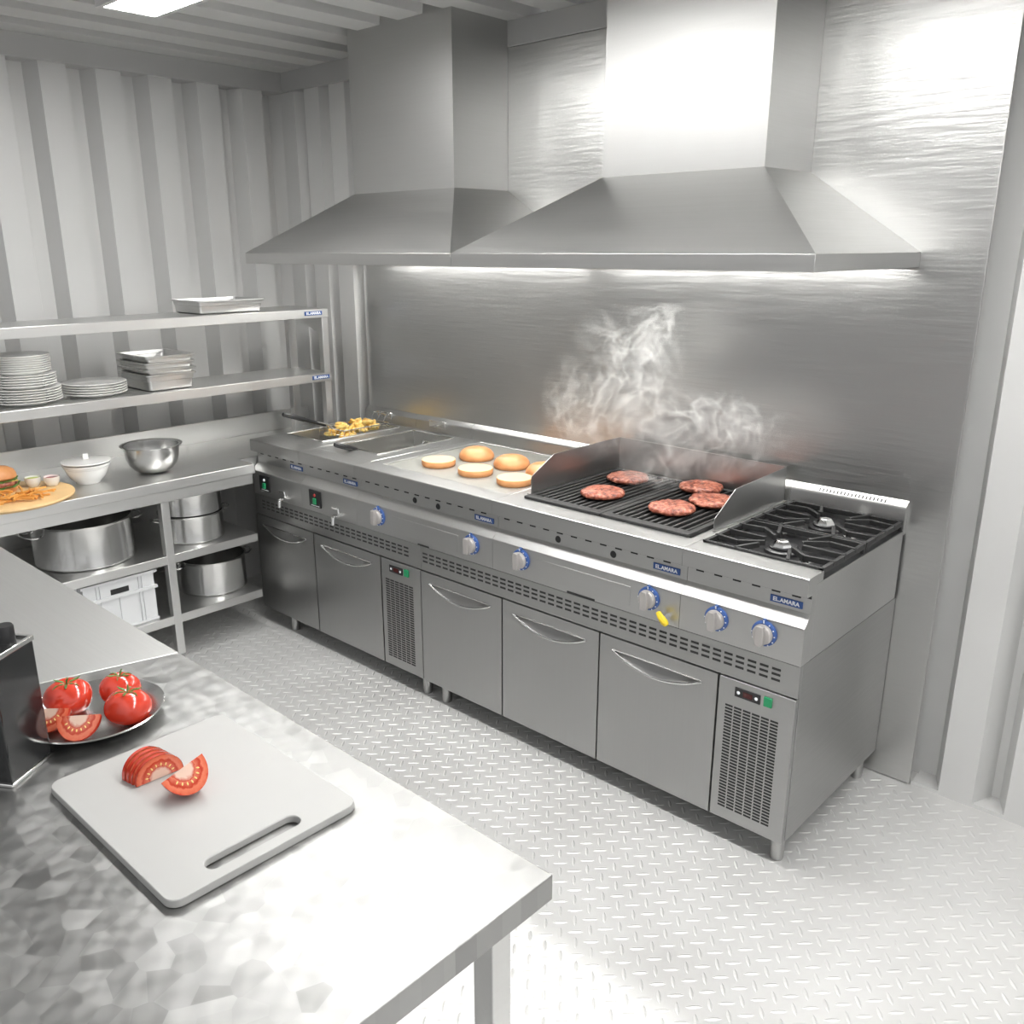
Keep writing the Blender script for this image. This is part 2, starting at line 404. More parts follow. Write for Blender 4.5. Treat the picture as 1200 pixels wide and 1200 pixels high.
# ------------------------------------------------------------------ refrigerated bases
def door_with_pull(t, dx0, dx1, x0, x1):
    zb, zt, top, n = .0885, .572, .529, 20
    b = MB(); xs = [x0 + (x1 - x0) * i / n for i in range(n + 1)]
    sag = [.043 * (1 - (2 * i / n - 1) ** 2) for i in range(n + 1)]
    up = [(x, 0, top + .002 * sin(pi * i / n)) for i, x in enumerate(xs)]; lo = [(x, 0, top - g) for x, g in zip(xs, sag)]
    dp = [.019 * min(1, 2.2 * g / .043) for g in sag]
    q = lambda *p: b.add(list(p), [tuple(range(len(p)))])
    for i in range(n):
        q((xs[i], 0, zt), (xs[i + 1], 0, zt), up[i + 1], up[i]); q(lo[i], lo[i + 1], (xs[i + 1], 0, zb), (xs[i], 0, zb))
    q((dx0, 0, zb), (x0, 0, zb), (x0, 0, top), (x0, 0, zt), (dx0, 0, zt)); q((x1, 0, zb), (dx1, 0, zb), (dx1, 0, zt), (x1, 0, zt), (x1, 0, top))
    y = .0205
    q((dx0, y, zb), (dx0, y, zt), (dx1, y, zt), (dx1, y, zb))
    q((dx0, 0, zb), (dx0, 0, zt), (dx0, y, zt), (dx0, y, zb)); q((dx1, 0, zb), (dx1, y, zb), (dx1, y, zt), (dx1, 0, zt))
    b.add([(x, 0, zt) for x in [dx0] + xs + [dx1]] + [(dx1, y, zt), (dx0, y, zt)], [tuple(range(n + 5))])
    b.add([(x, 0, zb) for x in [dx0] + xs + [dx1]] + [(dx1, y, zb), (dx0, y, zb)], [tuple(range(n + 5))])
    d = b.build('door', M['steel_v'], t, smooth=False)
    b = MB(); vs = []
    for i in range(n + 1):
        z = up[i][2]; vs += [up[i], (xs[i], dp[i], z - min(.004, sag[i] * .2)), (xs[i], dp[i] * .8, z - sag[i] * .45), lo[i]]
    b.add(vs, [(i * 4 + k, (i + 1) * 4 + k, (i + 1) * 4 + k + 1, i * 4 + k + 1) for i in range(n) for k in range(3)])
    o = b.build('handle', M['steel_v'], d, ang=25)
    b = MB().tube([(p[0], -.003 - .004 * g / .043, p[2] - .001) for p, g in zip(lo, sag)], .0042, 8)
    b.tube([(p[0], -.0015, p[2]) for p in up], .0022, 6)
    b.build('handle_rim', M['pot'], o)
def fridge(x0, x1, nd, label):
    t = thing('refrigerated_counter', label, 'refrigerated counter', ((x0 + x1) / 2, .37, 0))
    cx = x1 - .25
    b = MB().box(x0 + .001, x1 - .001, .022, W - .012, .0885, .676); b.build('cabinet', M['steel'], t, bevel=.001)
    wd = (cx - x0) / nd
    for k in range(nd):
        a = x0 + k * wd
        door_with_pull(t, a + .003, a + wd - .003, a + .055 * wd / .45, a + wd - .055 * wd / .45)
    c = MB().box(cx + .003, x1 - .003, 0, .021, .0885, .572).build('compressor_panel', M['steel'], t, bevel=.0015)
    b = MB(); ncol = 6; gx0, gx1 = cx + .027, x1 - .046; cw = (gx1 - gx0) / ncol; rows = 34
    for i in range(ncol):
        for j in range(rows):
            z = .130 + (.490 - .130) * j / rows
            b.box(gx0 + i * cw + .0025, gx0 + (i + 1) * cw - .0025, -.0008, .001, z, z + .0058)
    b.build('vent_grille', M['dark_gap'], c, smooth=False)
    d = MB().box(cx + .058, cx + .140, -.003, .001, .521, .551).build('control_display', M['black'], c, bevel=.001)
    MB().box(cx + .086, cx + .116, -.0036, -.002, .528, .544).build('screen', plain('display_glass', (.06, .008, .008), .2) if 'display_glass' not in bpy.data.materials else bpy.data.materials['display_glass'], d)
    for xx in (.070, .128):
        q = MB(); T = Matrix.Translation((cx + xx, -.003, .536)) @ Matrix.Rotation(pi / 2, 4, 'X')
        q.lathe([(0, .0012), (.0045, .0012), (.0055, 0)], seg=14, T=T); q.build('button', M['white'], d)
    MB().box(cx + .152, cx + .178, -.005, .001, .523, .553).build('power_switch', M['green'], c, bevel=.0015)
    for xx in (x0 + .2 if nd == 2 else x0 + .088, x1 - .03 if nd == 2 else x1 - .035):
        for yy in (.05, W - .08):
            MB().lathe([(0, 0), (.019, 0), (.021, .012), (.021, .0885), (0, .0885)], (xx, yy, 0), 18).build('leg', M['steel'], t)
    # ventilated fascia between the doors and the appliances
    v = MB().box(x0 + .001, x1 - .001, .004, .0215, .576, .676).build('vent_fascia', M['steel'], t, bevel=.001)
    b = MB(); x = x0 + (.06 if nd == 2 else .014); xe = x1 - (.05 if nd == 2 else .042)
    while x < xe - .03:
        for z in (.648, .632, .615): b.box(x, x + .027, .0030, .006, z - .0035, z + .0035)
        x += .0385
    b.build('vent_slots', M['dark_gap'], v, smooth=False)
    return t
fridge(0, 1.2, 2, 'stainless two-door refrigerated counter under the fryers, beside the crockery table')
fridge(1.2, 2.8, 3, 'stainless three-door refrigerated counter under the burger grill and gas range')

# ------------------------------------------------------------------ cooking appliances
WT = .943
PROF = [(.001, WT - .002), (0, WT - .006), (0, .888), (.036, .886), (.036, .828), (.004, .793), (.003, .789), (.003, .678), (.06, .678), (.06, .915), (.095, .915), (.095, WT), (.003, WT)]
def knob(par, x, z=.748):
    T = Matrix.Translation((x, .003, z)) @ Matrix.Rotation(pi / 2, 4, 'X')
    ring = MB().lathe([(0, .010), (.034, .010), (.038, .007), (.039, 0), (0, 0)], seg=32, T=T)
    ring.ball((0, .041, .005), .0065, 10, 6, T=T)
    k = MB().lathe([(0, .024), (.024, .024), (.029, .021), (.0315, .010), (0, .010)], seg=32, T=T)
    k.prism([(-.010, -.031), (.010, -.031), (.0125, -.018), (.0125, .018), (.010, .031), (-.010, .031), (-.0125, .018), (-.0125, -.018)], 'z', .020, .037, T=T)
    o = k.build('knob', M['knob'], par, bevel=.002)
    r = ring.build('dial_ring', M['blue'], o); r['label'] = 'blue dial ring behind the knob'
    d = MB()
    for a in range(0, 300, 30):
        aa = R(90 - a); d.box(.0355 * cos(aa) - .0016, .0355 * cos(aa) + .0016, .0355 * sin(aa) - .0016, .0355 * sin(aa) + .0016, .0095, .0112, T=T)
    d.ball((0, .041, .0105), .0025, 8, 5, T=T)
    d.build('dial_marks', M['white'], r, smooth=False)
def upstand(par, x0, x1, slots=None):
    poly = [(W - .009, .900), (.706, .900), (.706, .988), (.7075, .993), (.711, .997), (W - .009, 1.014)]
    u = MB().prism(poly, 'x', x0 + .0006, x1 - .0006).build('upstand', M['steel_top'], par, ang=50)
    if slots:
        b = MB(); x = slots[0]
        while x < slots[1]:
            b.add([(x, .7125, .9985), (x + .005, .7125, .9985), (x + .005, .7235, 1.0088), (x, .7235, 1.0088), (x, .7125, .9930), (x + .005, .7125, .9930), (x + .005, .7235, 1.0030), (x, .7235, 1.0030)], [(0, 1, 2, 3), (7, 6, 5, 4), (0, 4, 5, 1), (1, 5, 6, 2), (2, 6, 7, 3), (3, 7, 4, 0)]); x += .0125
        b.build('flue_slots', M['dark_gap'], u, smooth=False)
    return u
def common(name, x0, x1, label, cat, dots=(), bx=None, group=None):
    t = thing(name, label, cat, ((x0 + x1) / 2, .37, .677), group)
    MB().prism(PROF, 'x', x0 + .0006, x1 - .0006).build('front_fascia', M['steel_top'], t, smooth=False)
    b = MB().box(x0 + .003, x1 - .003, .0345, .0368, .8735, .8875); x = x0 + .03
    while x < x1 - .04:
        b.box(x, x + .026, .0345, .0368, .8685, .8760); x += .062
    b.build('fascia_slots', M['dark_gap'], t, smooth=False)
    badge(t, (bx if bx else x1 - .075), .035, .848)
    for d in dots:
        T = Matrix.Translation((d, .036, .847)) @ Matrix.Rotation(pi / 2, 4, 'X')
        MB().lathe([(0, .003), (.010, .003), (.0125, 0), (0, 0)], seg=20, T=T).build('port_plug', M['black'], t)
    return t

# fryers
def wire_basket(x0, x1, y0, y1, z0, z1, wood_h, label, tilt=0):
    t = thing('fryer_basket', label, 'fryer basket', ((x0 + x1) / 2, (y0 + y1) / 2, z0), 'wire baskets of the deep fryers')
    b = MB(); st = .030
    n = int((x1 - x0) / st); m = int((y1 - y0) / st); h = int((z1 - z0) / .02)
    for i in range(n + 1):
        x = x0 + (x1 - x0) * i / n; b.tube([(x, y0, z1), (x, y0, z0), (x, y1, z0), (x, y1, z1)], .0009, 4)
    for i in range(m + 1):
        y = y0 + (y1 - y0) * i / m; b.tube([(x0, y, z1), (x0, y, z0), (x1, y, z0), (x1, y, z1)], .0009, 4)
    for k in range(1, h):
        z = z0 + (z1 - z0) * k / h; b.tube([(x0, y0, z), (x1, y0, z), (x1, y1, z), (x0, y1, z)], .0011, 4, closed=True)
    b.build('wire_mesh', M['chrome'], t)
    b = MB().tube([(x0, y0, z1), (x1, y0, z1), (x1, y1, z1), (x0, y1, z1)], .003, 6, closed=True)
    xm = (x0 + x1) / 2
    b.build('rim', M['chrome'], t)
    b = MB()
    for xx in (xm - .05, xm, xm + .05): b.tube([(xx, y1, z1), (xx, y1 + .02, z1 + .035), (xx, .684, z1 + .035), (xx, .684, z1 + .005)], .0035, 6)
    b.tube([(xm - .055, y1 + .02, z1 + .035), (xm + .055, y1 + .02, z1 + .035)], .0035, 6)
    b.build('hanger_hook', M['chrome'], t)
    hy, hz = wood_h
    hd = MB().tube([(xm - .02, y0, z1), (xm - .006, y0 - .03, z1 + (hz - z1) * .25), (xm, y0 + (hy - y0) * .55, z1 + (hz - z1) * .6)], .004, 6)
    hd.tube([(xm + .02, y0, z1), (xm + .006, y0 - .03, z1 + (hz - z1) * .25), (xm, y0 + (hy - y0) * .55, z1 + (hz - z1) * .6)], .004, 6)
    o = hd.build('handle', M['chrome'], t)
    p0 = Vector((xm, y0 + (hy - y0) * .12, z1 + (hz - z1) * .2)); p1 = Vector((xm, hy, hz))
    g = MB().tube([p0.lerp(p1, k) for k in (0, .05, .5, .52, .97, 1)], [.006, .008, .009, .0115, .0115, .008], 10)
    g.build('grip', M['black'], o)
    return t
def fryer(x0, x1, sx0, label, tx, rl):
    t = common('deep_fryer', x0, x1, label, 'deep fryer', group='twin deep fryers')
    hx0, hx1, hy0, hy1 = x0 + .028, x1 - .085, .195, .665
    MB().frame(x0 + .0006, x1 - .0006, .095, .712, hx0, hx1, hy0, hy1, .912, WT).build('worktop', M['steel_top'], t, bevel=.003)
    b = MB(); zb = .72; k = .012
    a0 = [(hx0, hy0), (hx1, hy0), (hx1, hy1), (hx0, hy1)]; a1 = [(hx0 + k, hy0 + k), (hx1 - k, hy0 + k), (hx1 - k, hy1 - k), (hx0 + k, hy1 - k)]
    vs = [(*p, WT - .004) for p in a0] + [(*p, zb) for p in a1]
    b.add(vs, [(i, (i + 1) % 4, 4 + (i + 1) % 4, 4 + i) for i in range(4)] + [(4, 5, 6, 7)])
    o = b.build('oil_tank', M['tray'], t, smooth=False)
    MB().box(hx0 + k, hx1 - k, hy0 + k, hy1 - k, zb + .001, .752).build('cooking_oil', plain('frying_oil', (.34, .30, .20), .10, coat=.6) if 'frying_oil' not in bpy.data.materials else bpy.data.materials['frying_oil'], t)
    b = MB()
    b.tube([(hx0, hy0, WT + .001), (hx1, hy0, WT + .001), (hx1, hy1, WT + .001), (hx0, hy1, WT + .001)], .0035, 6, closed=True)
    b.build('tank_rim', M['chrome'], t)
    MB().box(x0 + .001, x1 - .001, .06, .70, .678, .716).build('underframe', M['steel'], t)
    upstand(t, x0, x1)
    xm = (hx0 + hx1) / 2
    MB().box(xm - .055, xm + .055, .690, .7055, .972, 1.006).build('basket_bracket', M['chrome'], t, bevel=.002)
    s = MB().box(sx0, sx0 + .084, -.003, .004, .703, .779).build('switch_panel', M['black'], t, bevel=.001)
    MB().box(sx0 + .032, sx0 + .054, -.009, -.002, .716, .744).build('rocker_switch', M['green'], s, bevel=.002)
    T = Matrix.Translation((sx0 + .043, -.002, .758)) @ Matrix.Rotation(pi / 2, 4, 'X')
    MB().lathe([(0, .006), (.006, .005), (.008, 0), (0, 0)], seg=14, T=T).build('indicator_light', M['red'] if rl else M['white'], s)
    MB().box(sx0 + .014, sx0 + .074, -.0036, -.002, .708, .711).build('scale_mark', M['white'], s)
    tp = MB().tube([(tx, .003, .70), (tx, -.03, .70), (tx + .004, -.038, .696), (tx + .004, -.04, .665)], .009, 12)
    d = tp.build('drain_tap', M['chrome'], t)
    MB().tube([(tx + .004, -.03, .708), (tx + .045, -.036, .714)], [.005, .007], 8).build('tap_lever', M['chrome'], d)
    b = MB().tube([(tx - .045, -.002, .725), (tx - .005, -.003, .728)], .005, 8); b.tube([(tx - .005, -.003, .728), (tx, -.003, .70)], .005, 8)
    b.build('tap_latch', M['chrome'], d)
    return t
fryer(0, .4, .060, 'deep fryer with potato pieces in its raised basket, beside the table', .272, False)
fryer(.4, .8, .464, 'deep fryer with its empty basket lowered, beside the burger bun griddle', .68, True)
wire_basket(.085, .285, .345, .635, .895, .968, (.075, 1.075), 'fryer basket full of potato pieces, hung up on the upstand')
wire_basket(.465, .665, .36, .635, .770, .870, (.080, .985), 'empty wire fryer basket sitting low in its tank')

# potato pieces heaped in the raised basket
def potato(L, wdt, bend):
    b = MB(); n = 6; pts = []; rr = []
    for i in range(n + 1):
        u = i / n - .5; pts.append((u * L, bend * (1 - 4 * u * u), 0)); rr.append(wdt * (1 - .75 * (2 * u) ** 4))
    b.tube(pts, rr, 6); return b
protos = []
for k in range(5):
    o = potato(random.uniform(.05, .085), random.uniform(.008, .0125), random.uniform(.002, .012)).build('french_fry', M['fry'], ang=40)
    protos.append(o)
for k in range(64):
    lay = k // 22; cx = .185 + random.uniform(-.075, .075) * (1 - .12 * lay); cy = .49 + random.uniform(-.115, .115) * (1 - .12 * lay)
    z = .928 + .017 * lay + random.uniform(0, .008) + .012 * (1 - abs(cy - .52) / .13)
    o = protos[k] if k < 5 else protos[k % 5].copy()
    if k >= 5: COL.objects.link(o)
    o.location = (cx, cy, z); o.rotation_euler = (random.uniform(-.5, .5), random.uniform(-.4, .4), random.uniform(0, pi * 2))
    tag(o, 'golden potato piece heaped in the raised wire fryer basket', 'fries', 'potato pieces in the fryer basket')

# griddle
t = common('griddle', .8, 1.6, 'flat steel griddle with burger buns toasting on its plate', 'griddle', dots=(1.14, 1.276), bx=1.528)
MB().frame(.8006, 1.5994, .095, .712, .872, 1.572, .102, .69, .915, WT).build('worktop', M['steel_top'], t, bevel=.003)
b = MB(); b.box(.8735, 1.5705, .103, .689, .916, .938); b.build('cooking_plate', M['griddle'], t, bevel=.004)
MB().box(.801, 1.599, .06, .70, .678, .914).build('underframe', M['steel'], t)
upstand(t, .8, 1.6, (1.0, 1.5)); knob(t, .949); knob(t, 1.493)
MB().box(1.03, 1.42, .0012, .0032, .700, .768).build('grease_drawer', M['steel_top'], t, bevel=.0008)
MB().box(1.189, 1.253, .0005, .0032, .678, .684).build('drawer_slot', M['dark_gap'], t)

# char grill
t = common('char_grill', 1.6, 2.4, 'ribbed black char grill with steel splash guard, cooking burger patties', 'grill', dots=(1.883, 2.118), bx=2.325)
MB().frame(1.6006, 2.3994, .095, .712, 1.668, 2.362, .100, .70, .905, WT).build('worktop', M['steel_top'], t, bevel=.003)
MB().box(1.669, 2.361, .101, .699, .905, .915).build('grease_tray', M['black_enamel'], t)
MB().box(1.601, 2.399, .06, .70, .678, .904).build('underframe', M['steel'], t)
for a0, a1 in ((1.672, 2.012), (2.016, 2.358)):
    b = MB().frame(a0, a1, .096, .675, a0 + .02, a1 - .02, .135, .655, .925, .953)
    n = 11
    for i in range(n):
        x = a0 + .02 + (a1 - a0 - .04) * (i + .5) / n
        b.prism([(x - .008, .927), (x + .008, .927), (x + .0045, .951), (x - .0045, .951)], 'y', .13, .66)
    b.box(a0 + .02, a1 - .02, .13, .66, .922, .929)
    b.build('grill_grate', M['iron'], t, bevel=.002)
def vplate(b, pts, x0, x1): b.prism(pts, 'x', x0, x1)
b = MB()
vplate(b, [(.143, WT), (.143, 1.014), (.272, 1.078), (.690, 1.078), (.690, WT)], 1.6640, 1.6665)
vplate(b, [(.205, WT), (.205, .985), (.330, 1.060), (.690, 1.070), (.690, WT)], 2.3840, 2.3865)
b.prism([(1.664, WT), (2.3865, WT), (2.3865, 1.070), (1.664, 1.078)], 'y', .688, .6905)
b.box(1.645, 1.667, .143, .69, WT, WT + .004); b.box(2.384, 2.397, .2, .69, WT, WT + .004)
b.build('splash_guard', M['steel_top'], t, smooth=False)
upstand(t, 1.6, 2.4); knob(t, 1.743); knob(t, 2.287)
MB().box(1.815, 2.214, .0012, .0032, .702, .768).build('grease_drawer', M['steel_top'], t, bevel=.0008)
MB().box(1.955, 2.072, .0005, .0032, .678, .685).build('drawer_slot', M['dark_gap'], t)
v = MB().tube([(2.356, .003, .706), (2.356, -.020, .706)], .010, 12).build('gas_valve', M['chrome'], t)
b = MB().tube([(2.338, -.022, .722), (2.348, -.026, .713), (2.364, -.024, .696), (2.369, -.020, .688)], [.008, .010, .012, .009], 10)
o = b.build('valve_handle', M['yellow'], v); o['label'] = 'yellow plastic valve lever'

# gas range
t = common('gas_range', 2.4, 2.8, 'two-burner gas range with black cast iron grates at the open end', 'gas range', bx=2.725)
MB().box(2.4006, 2.7994, .06, .712, .678, .913).build('body', M['steel_top'], t, bevel=.0015)
MB().box(2.404, 2.7985, .075, .708, .913, .917).build('drip_pan', M['black_enamel'], t, bevel=.001)
MB().box(2.4006, 2.412, .095, .712, .905, WT).build('side_rim', M['steel_top'], t, bevel=.002)
upstand(t, 2.4, 2.8, (2.50, 2.73)); knob(t, 2.528); knob(t, 2.683)
for cy in (.245, .555):
    cx = 2.605; x0, x1 = 2.414, 2.797; y0, y1 = cy - .152, cy + .152; z0, z1 = .936, .950
    b = MB().frame(x0, x1, y0, y1, x0 + .011, x1 - .011, y0 + .011, y1 - .011, z0 - .004, z1)
    def bar(p, q, w=.0055):
        d = Vector((q[0] - p[0], q[1] - p[1], 0)).normalized(); nn = Vector((-d.y, d.x, 0)) * w
        vs = [(p[0] - nn.x, p[1] - nn.y, z0), (p[0] + nn.x, p[1] + nn.y, z0), (q[0] + nn.x, q[1] + nn.y, z0), (q[0] - nn.x, q[1] - nn.y, z0)]
        vs2 = [(v[0], v[1], z1 + .003) for v in vs]
        b.add(vs + vs2, [(0, 3, 2, 1), (4, 5, 6, 7), (0, 1, 5, 4), (1, 2, 6, 5), (2, 3, 7, 6), (3, 0, 4, 7)])
    for ux, uy in ((x0, cy - .075), (x0, cy + .075), (x1, cy - .075), (x1, cy + .075)):
        sgn = 1 if ux < cx else -1
        bar((ux, uy), (ux + sgn * .085, uy + (.012 if uy > cy else -.012))); bar((ux + sgn * .085, uy + (.012 if uy > cy else -.012)), (cx - sgn * .045, cy + (.035 if uy > cy else -.035)))
    for ux in (cx - .085, cx + .085):
        for sy in (-1, 1): bar((ux, cy + sy * .15), (ux + (.035 if ux < cx else -.035), cy + sy * .065))
    bar((x0, cy), (cx - .06, cy)); bar((x1, cy), (cx + .06, cy))
    for ux in (x0 + .006, x1 - .006):
        for uy in (y0 + .006, y1 - .006): b.box(ux - .006, ux + .006, uy - .006, uy + .006, .917, z1)
    b.build('pan_support', M['iron'], t, bevel=.0015)
    bn = MB().lathe([(0, .917), (.058, .917), (.056, .926), (.044, .930), (.044, .936), (.040, .939), (0, .939)], (cx, cy, 0), 28).build('burner', M['black_enamel'], t)
    cp = MB().lathe([(0, .939), (.031, .939), (.028, .945), (.020, .955), (.015, .957), (0, .958)], (cx, cy - .01, 0), 6, ).build('burner_cap', M['chrome'], bn, ang=20)
    cp = MB().lathe([(0, .9172), (.022, .9172), (.016, .927), (.006, .930), (0, .930)], (cx + .09, cy - .03, 0), 7).build('pilot_cover', M['chrome'], t, ang=20)

# ------------------------------------------------------------------ burger buns and patties
def bun_bottom(loc, label):
    r = .072
    t = thing('burger_bun', label, 'burger bun', loc, 'burger buns on the griddle')
    MB().lathe([(0, 0), (r * .93, 0), (r * .99, .006), (r, .014), (r * .985, .0235), (r * .97, .025), (0, .025)], loc, 36).build('crust', M['bun'], t)
    MB().lathe([(0, .0255), (r * .80, .0258), (r * .955, .0256), (r * .965, .0245)], loc, 36).build('cut_face', M['bun_cut'], t)
def bun_top(loc, label, s=1.0):
    r = .077 * s; o = MB().lathe([(0, 0), (r * .93, 0), (r * .985, .006), (r, .013), (r * .96, .024), (r * .84, .036), (r * .62, .046), (r * .35, .051), (0, .053)], loc, 36).build('burger_bun', M['bun'])
    center(o); tag(o, label, 'burger bun', 'burger buns on the griddle')
GZ = .9385
bun_bottom((1.050, .255, GZ), 'flat bun half, cut side up, nearest the empty fryer in the front row')
bun_bottom((1.272, .250, GZ), 'flat bun half, cut side up, in the middle of the front row')
bun_bottom((1.493, .243, GZ), 'flat bun half, cut side up, in the front row beside the splash guard')
bun_top((1.082, .450, GZ), 'domed bun crown in the back row, nearest the empty fryer')
bun_top((1.300, .437, GZ), 'domed bun crown in the middle of the back row')
bun_top((1.492, .420, GZ), 'domed bun crown partly hidden behind the grill splash guard', .98)
rnd = random.Random(3)
def patty(x, y, label, rz):
    b = MB(); r = .081; seg = 44; vs = []; fs = []
    prof = [(0, 0), (.8, 0), (.96, .006), (1, .012), (.95, .019), (.8, .0235), (.5, .024), (.25, .0245), (0, .0245)]
    ph = rnd.uniform(0, 6)
    for i in range(seg):
        a = 2 * pi * i / seg; k = 1 + .025 * sin(3 * a + ph) + .02 * sin(7 * a + 2 * ph) + rnd.uniform(-.012, .012)
        for p, z in prof: vs.append((p * r * k * cos(a), p * r * k * sin(a), z + (rnd.uniform(-.0018, .0018) if 0 < p and z > .003 else 0)))
    n = len(prof)
    for i in range(seg):
        j = (i + 1) % seg
        for q in range(n - 1): fs.append((i * n + q, j * n + q, j * n + q + 1, i * n + q + 1))
    b.add(vs, fs); o = b.build('burger_patty', M['meat'], ang=80)
    o.location = (x, y, .9535); o.rotation_euler = (0, 0, rz); tag(o, label, 'burger patty', 'beef patties on the char grill')
patty(1.884, .285, 'grilled beef patty at the front of the grate nearest the buns', .3)
patty(1.826, .527, 'grilled beef patty at the back of the grate nearest the buns', 1.2)
patty(2.178, .285, 'grilled beef patty at the front of the grate nearest the gas range', 2.1)
patty(2.108, .592, 'grilled beef patty behind two others under the smoke', 3.3)
patty(2.232, .455, 'grilled beef patty tight against the guard beside the gas range', 4.0)

# ------------------------------------------------------------------ smoke over the grill
def smoke():
    cx, cy, cz = 2.0, .42, 1.22; b = MB().box(1.42, 2.62, .14, .685, 1.0, 1.62)
    m = bpy.data.materials.new('grill_smoke'); m.use_nodes = True; nt = m.node_tree; N = nt.nodes; L = nt.links
    for n in list(N): N.remove(n)
    out = N.new('ShaderNodeOutputMaterial'); pv = N.new('ShaderNodeVolumePrincipled'); L.new(pv.outputs[0], out.inputs['Volume'])
    pv.inputs['Color'].default_value = (.93, .93, .92, 1); pv.inputs['Anisotropy'].default_value = .2
    tc = N.new('ShaderNodeTexCoord'); P = tc.outputs['Object']
    def vm(op, a, bb):
        n = N.new('ShaderNodeVectorMath'); n.operation = op
        for i, x in enumerate((a, bb)):
            if x is None: continue
            if isinstance(x, tuple): n.inputs[i].default_value = x
            elif isinstance(x, (int, float)): n.inputs['Scale'].default_value = x
            else: L.new(x, n.inputs[i])
        return n
    def mt(op, a, bb=None, c=None, clamp=False):
        n = N.new('ShaderNodeMath'); n.operation = op; n.use_clamp = clamp
        for i, x in enumerate((a, bb, c)):
            if x is None: continue
            if isinstance(x, (int, float)): n.inputs[i].default_value = x
            else: L.new(x, n.inputs[i])
        return n.outputs[0]
    def noise(vec, sc, det=2):
        n = N.new('ShaderNodeTexNoise'); n.inputs['Scale'].default_value = sc; n.inputs['Detail'].default_value = det
        L.new(vec, n.inputs['Vector']); return n
    w1 = vm('SUBTRACT', noise(P, 3.2).outputs['Color'], (.5, .5, .5)).outputs[0]
    w1 = vm('SCALE', w1, .30).outputs[0]; p1 = vm('ADD', P, w1).outputs[0]
    w2 = vm('SUBTRACT', noise(p1, 9, 3).outputs['Color'], (.5, .5, .5)).outputs[0]
    w2 = vm('SCALE', w2, .11).outputs[0]; p2 = vm('ADD', p1, w2).outputs[0]
    n1 = noise(p2, 8, 2).outputs['Fac']
    ridge = mt('SUBTRACT', 1, mt('MULTIPLY', mt('ABSOLUTE', mt('SUBTRACT', n1, .5)), 14), clamp=True)
    ridge = mt('POWER', ridge, 2.2)
    soft = mt('MULTIPLY', mt('SUBTRACT', noise(p2, 4, 3).outputs['Fac'], .47, clamp=True), .7)
    env = None
    for (c, s, k) in SMOKE:
        d = vm('SUBTRACT', p1, tuple(a - q for a, q in zip(c, (cx, cy, cz)))).outputs[0]
        d = vm('DIVIDE', d, s).outputs[0]; l = vm('LENGTH', d, None).outputs['Value']
        e = mt('MULTIPLY', mt('SUBTRACT', 1, l, clamp=True), k)
        env = e if env is None else mt('MAXIMUM', env, e)
    dens = mt('MULTIPLY', mt('ADD', ridge, soft), env)
    L.new(mt('MULTIPLY', dens, SMOKE_D), pv.inputs['Density'])
    m.cycles.volume_sampling = 'DISTANCE' if False else 'MULTIPLE_IMPORTANCE'
    o = b.build('smoke', m, smooth=False)
    o.data.transform(Matrix.Translation((-cx, -cy, -cz))); o.location = (cx, cy, cz)
    tag(o, 'thin white smoke curling up from the patties on the char grill', 'smoke'); o['kind'] = 'stuff'
SMOKE = [((2.02, .46, 1.02), (.14, .18, .20), 1.0), ((2.12, .50, 1.20), (.42, .22, .15), 1.1), ((1.78, .50, 1.26), (.38, .22, .22), .75), ((1.84, .5, 1.44), (.26, .2, .20), .75)]
SMOKE_D = 13
smoke()

# ------------------------------------------------------------------ crockery table along the left wall
LX, LZ, LB = .130, .853, -.498
t = thing('work_table', 'long stainless table with two undershelves along the ribbed left wall', 'table', (-.18, -1.2, 0))
YA, YB, YE = -2.5, -.062, .69
b = MB().prism([(LB, YA), (LX, YA), (LX, YB), (-.006, YB), (-.006, YE), (LB, YE)], 'z', LZ - .046, LZ)
b.build('tabletop', M['table'], t, bevel=.003)
MB().box(LX - .030, LX - .012, YA + .02, YB - .01, .757, LZ - .046).build('apron', M['table'], t, bevel=.002)
MB().box(LB - .02, LB, YA, YE, LZ - .01, .957).build('upstand', M['table'], t, bevel=.003)
for nm, zt in (('shelf', .509), ('shelf', .222)):
    MB().box(LB + .01, LX - .022, YA + .02, YB - .004, zt - .040, zt).build(nm, M['table'], t, bevel=.002)
for yy in (-.508, -1.62, -2.46):
    for xx in (LX - .040, LB + .03):
        MB().box(xx - .019, xx + .019, yy - .019, yy + .019, .03, LZ - .046).build('leg', M['table'], t, bevel=.002)
        MB().lathe([(0, 0), (.016, 0), (.014, .03), (0, .03)], (xx, yy, 0), 14).build('foot', M['steel'], t)
for xx in (LB + .03,):
    MB().box(xx - .019, xx + .019, YE - .06, YE - .022, .0, LZ - .046).build('leg', M['table'], t, bevel=.002)
MB().box(LB + .005, LB + .009, YA + .02, YB - .004, .222, LZ - .046).build('back_panel', M['table'], t)

# over-shelf standing on the table
SX, SB = -.062, -.392
t = thing('overshelf', 'two-tier stainless overshelf standing on the table against the ribbed wall', 'shelf', (-.22, -1.0, LZ))
for zt in (1.524, 1.203):
    s = MB().box(SB, SX, -2.4, .546, zt - .044, zt).build('shelf_board', M['table'], t, bevel=.002)
    badge(s, SX + .001, .455 if zt > 1.4 else .478, zt - .020, .105, .020, facing='x')
for yy in (.545, -.95, -2.35):
    if yy < 0 and yy > -2: continue
    for xx in (SX - .022, SB + .02):
        p = MB().box(xx - .018, xx + .018, yy - (.038 if xx > -.2 else .045), yy + .0, LZ, 1.515).build('post', M['table'], t, bevel=.002)
    MB().prism([(SX - .04, 1.48), (SX - .30, 1.48), (SX - .04, 1.39)], 'y', yy - .02, yy - .017).build('gusset', M['table'], t) if yy > 0 else None

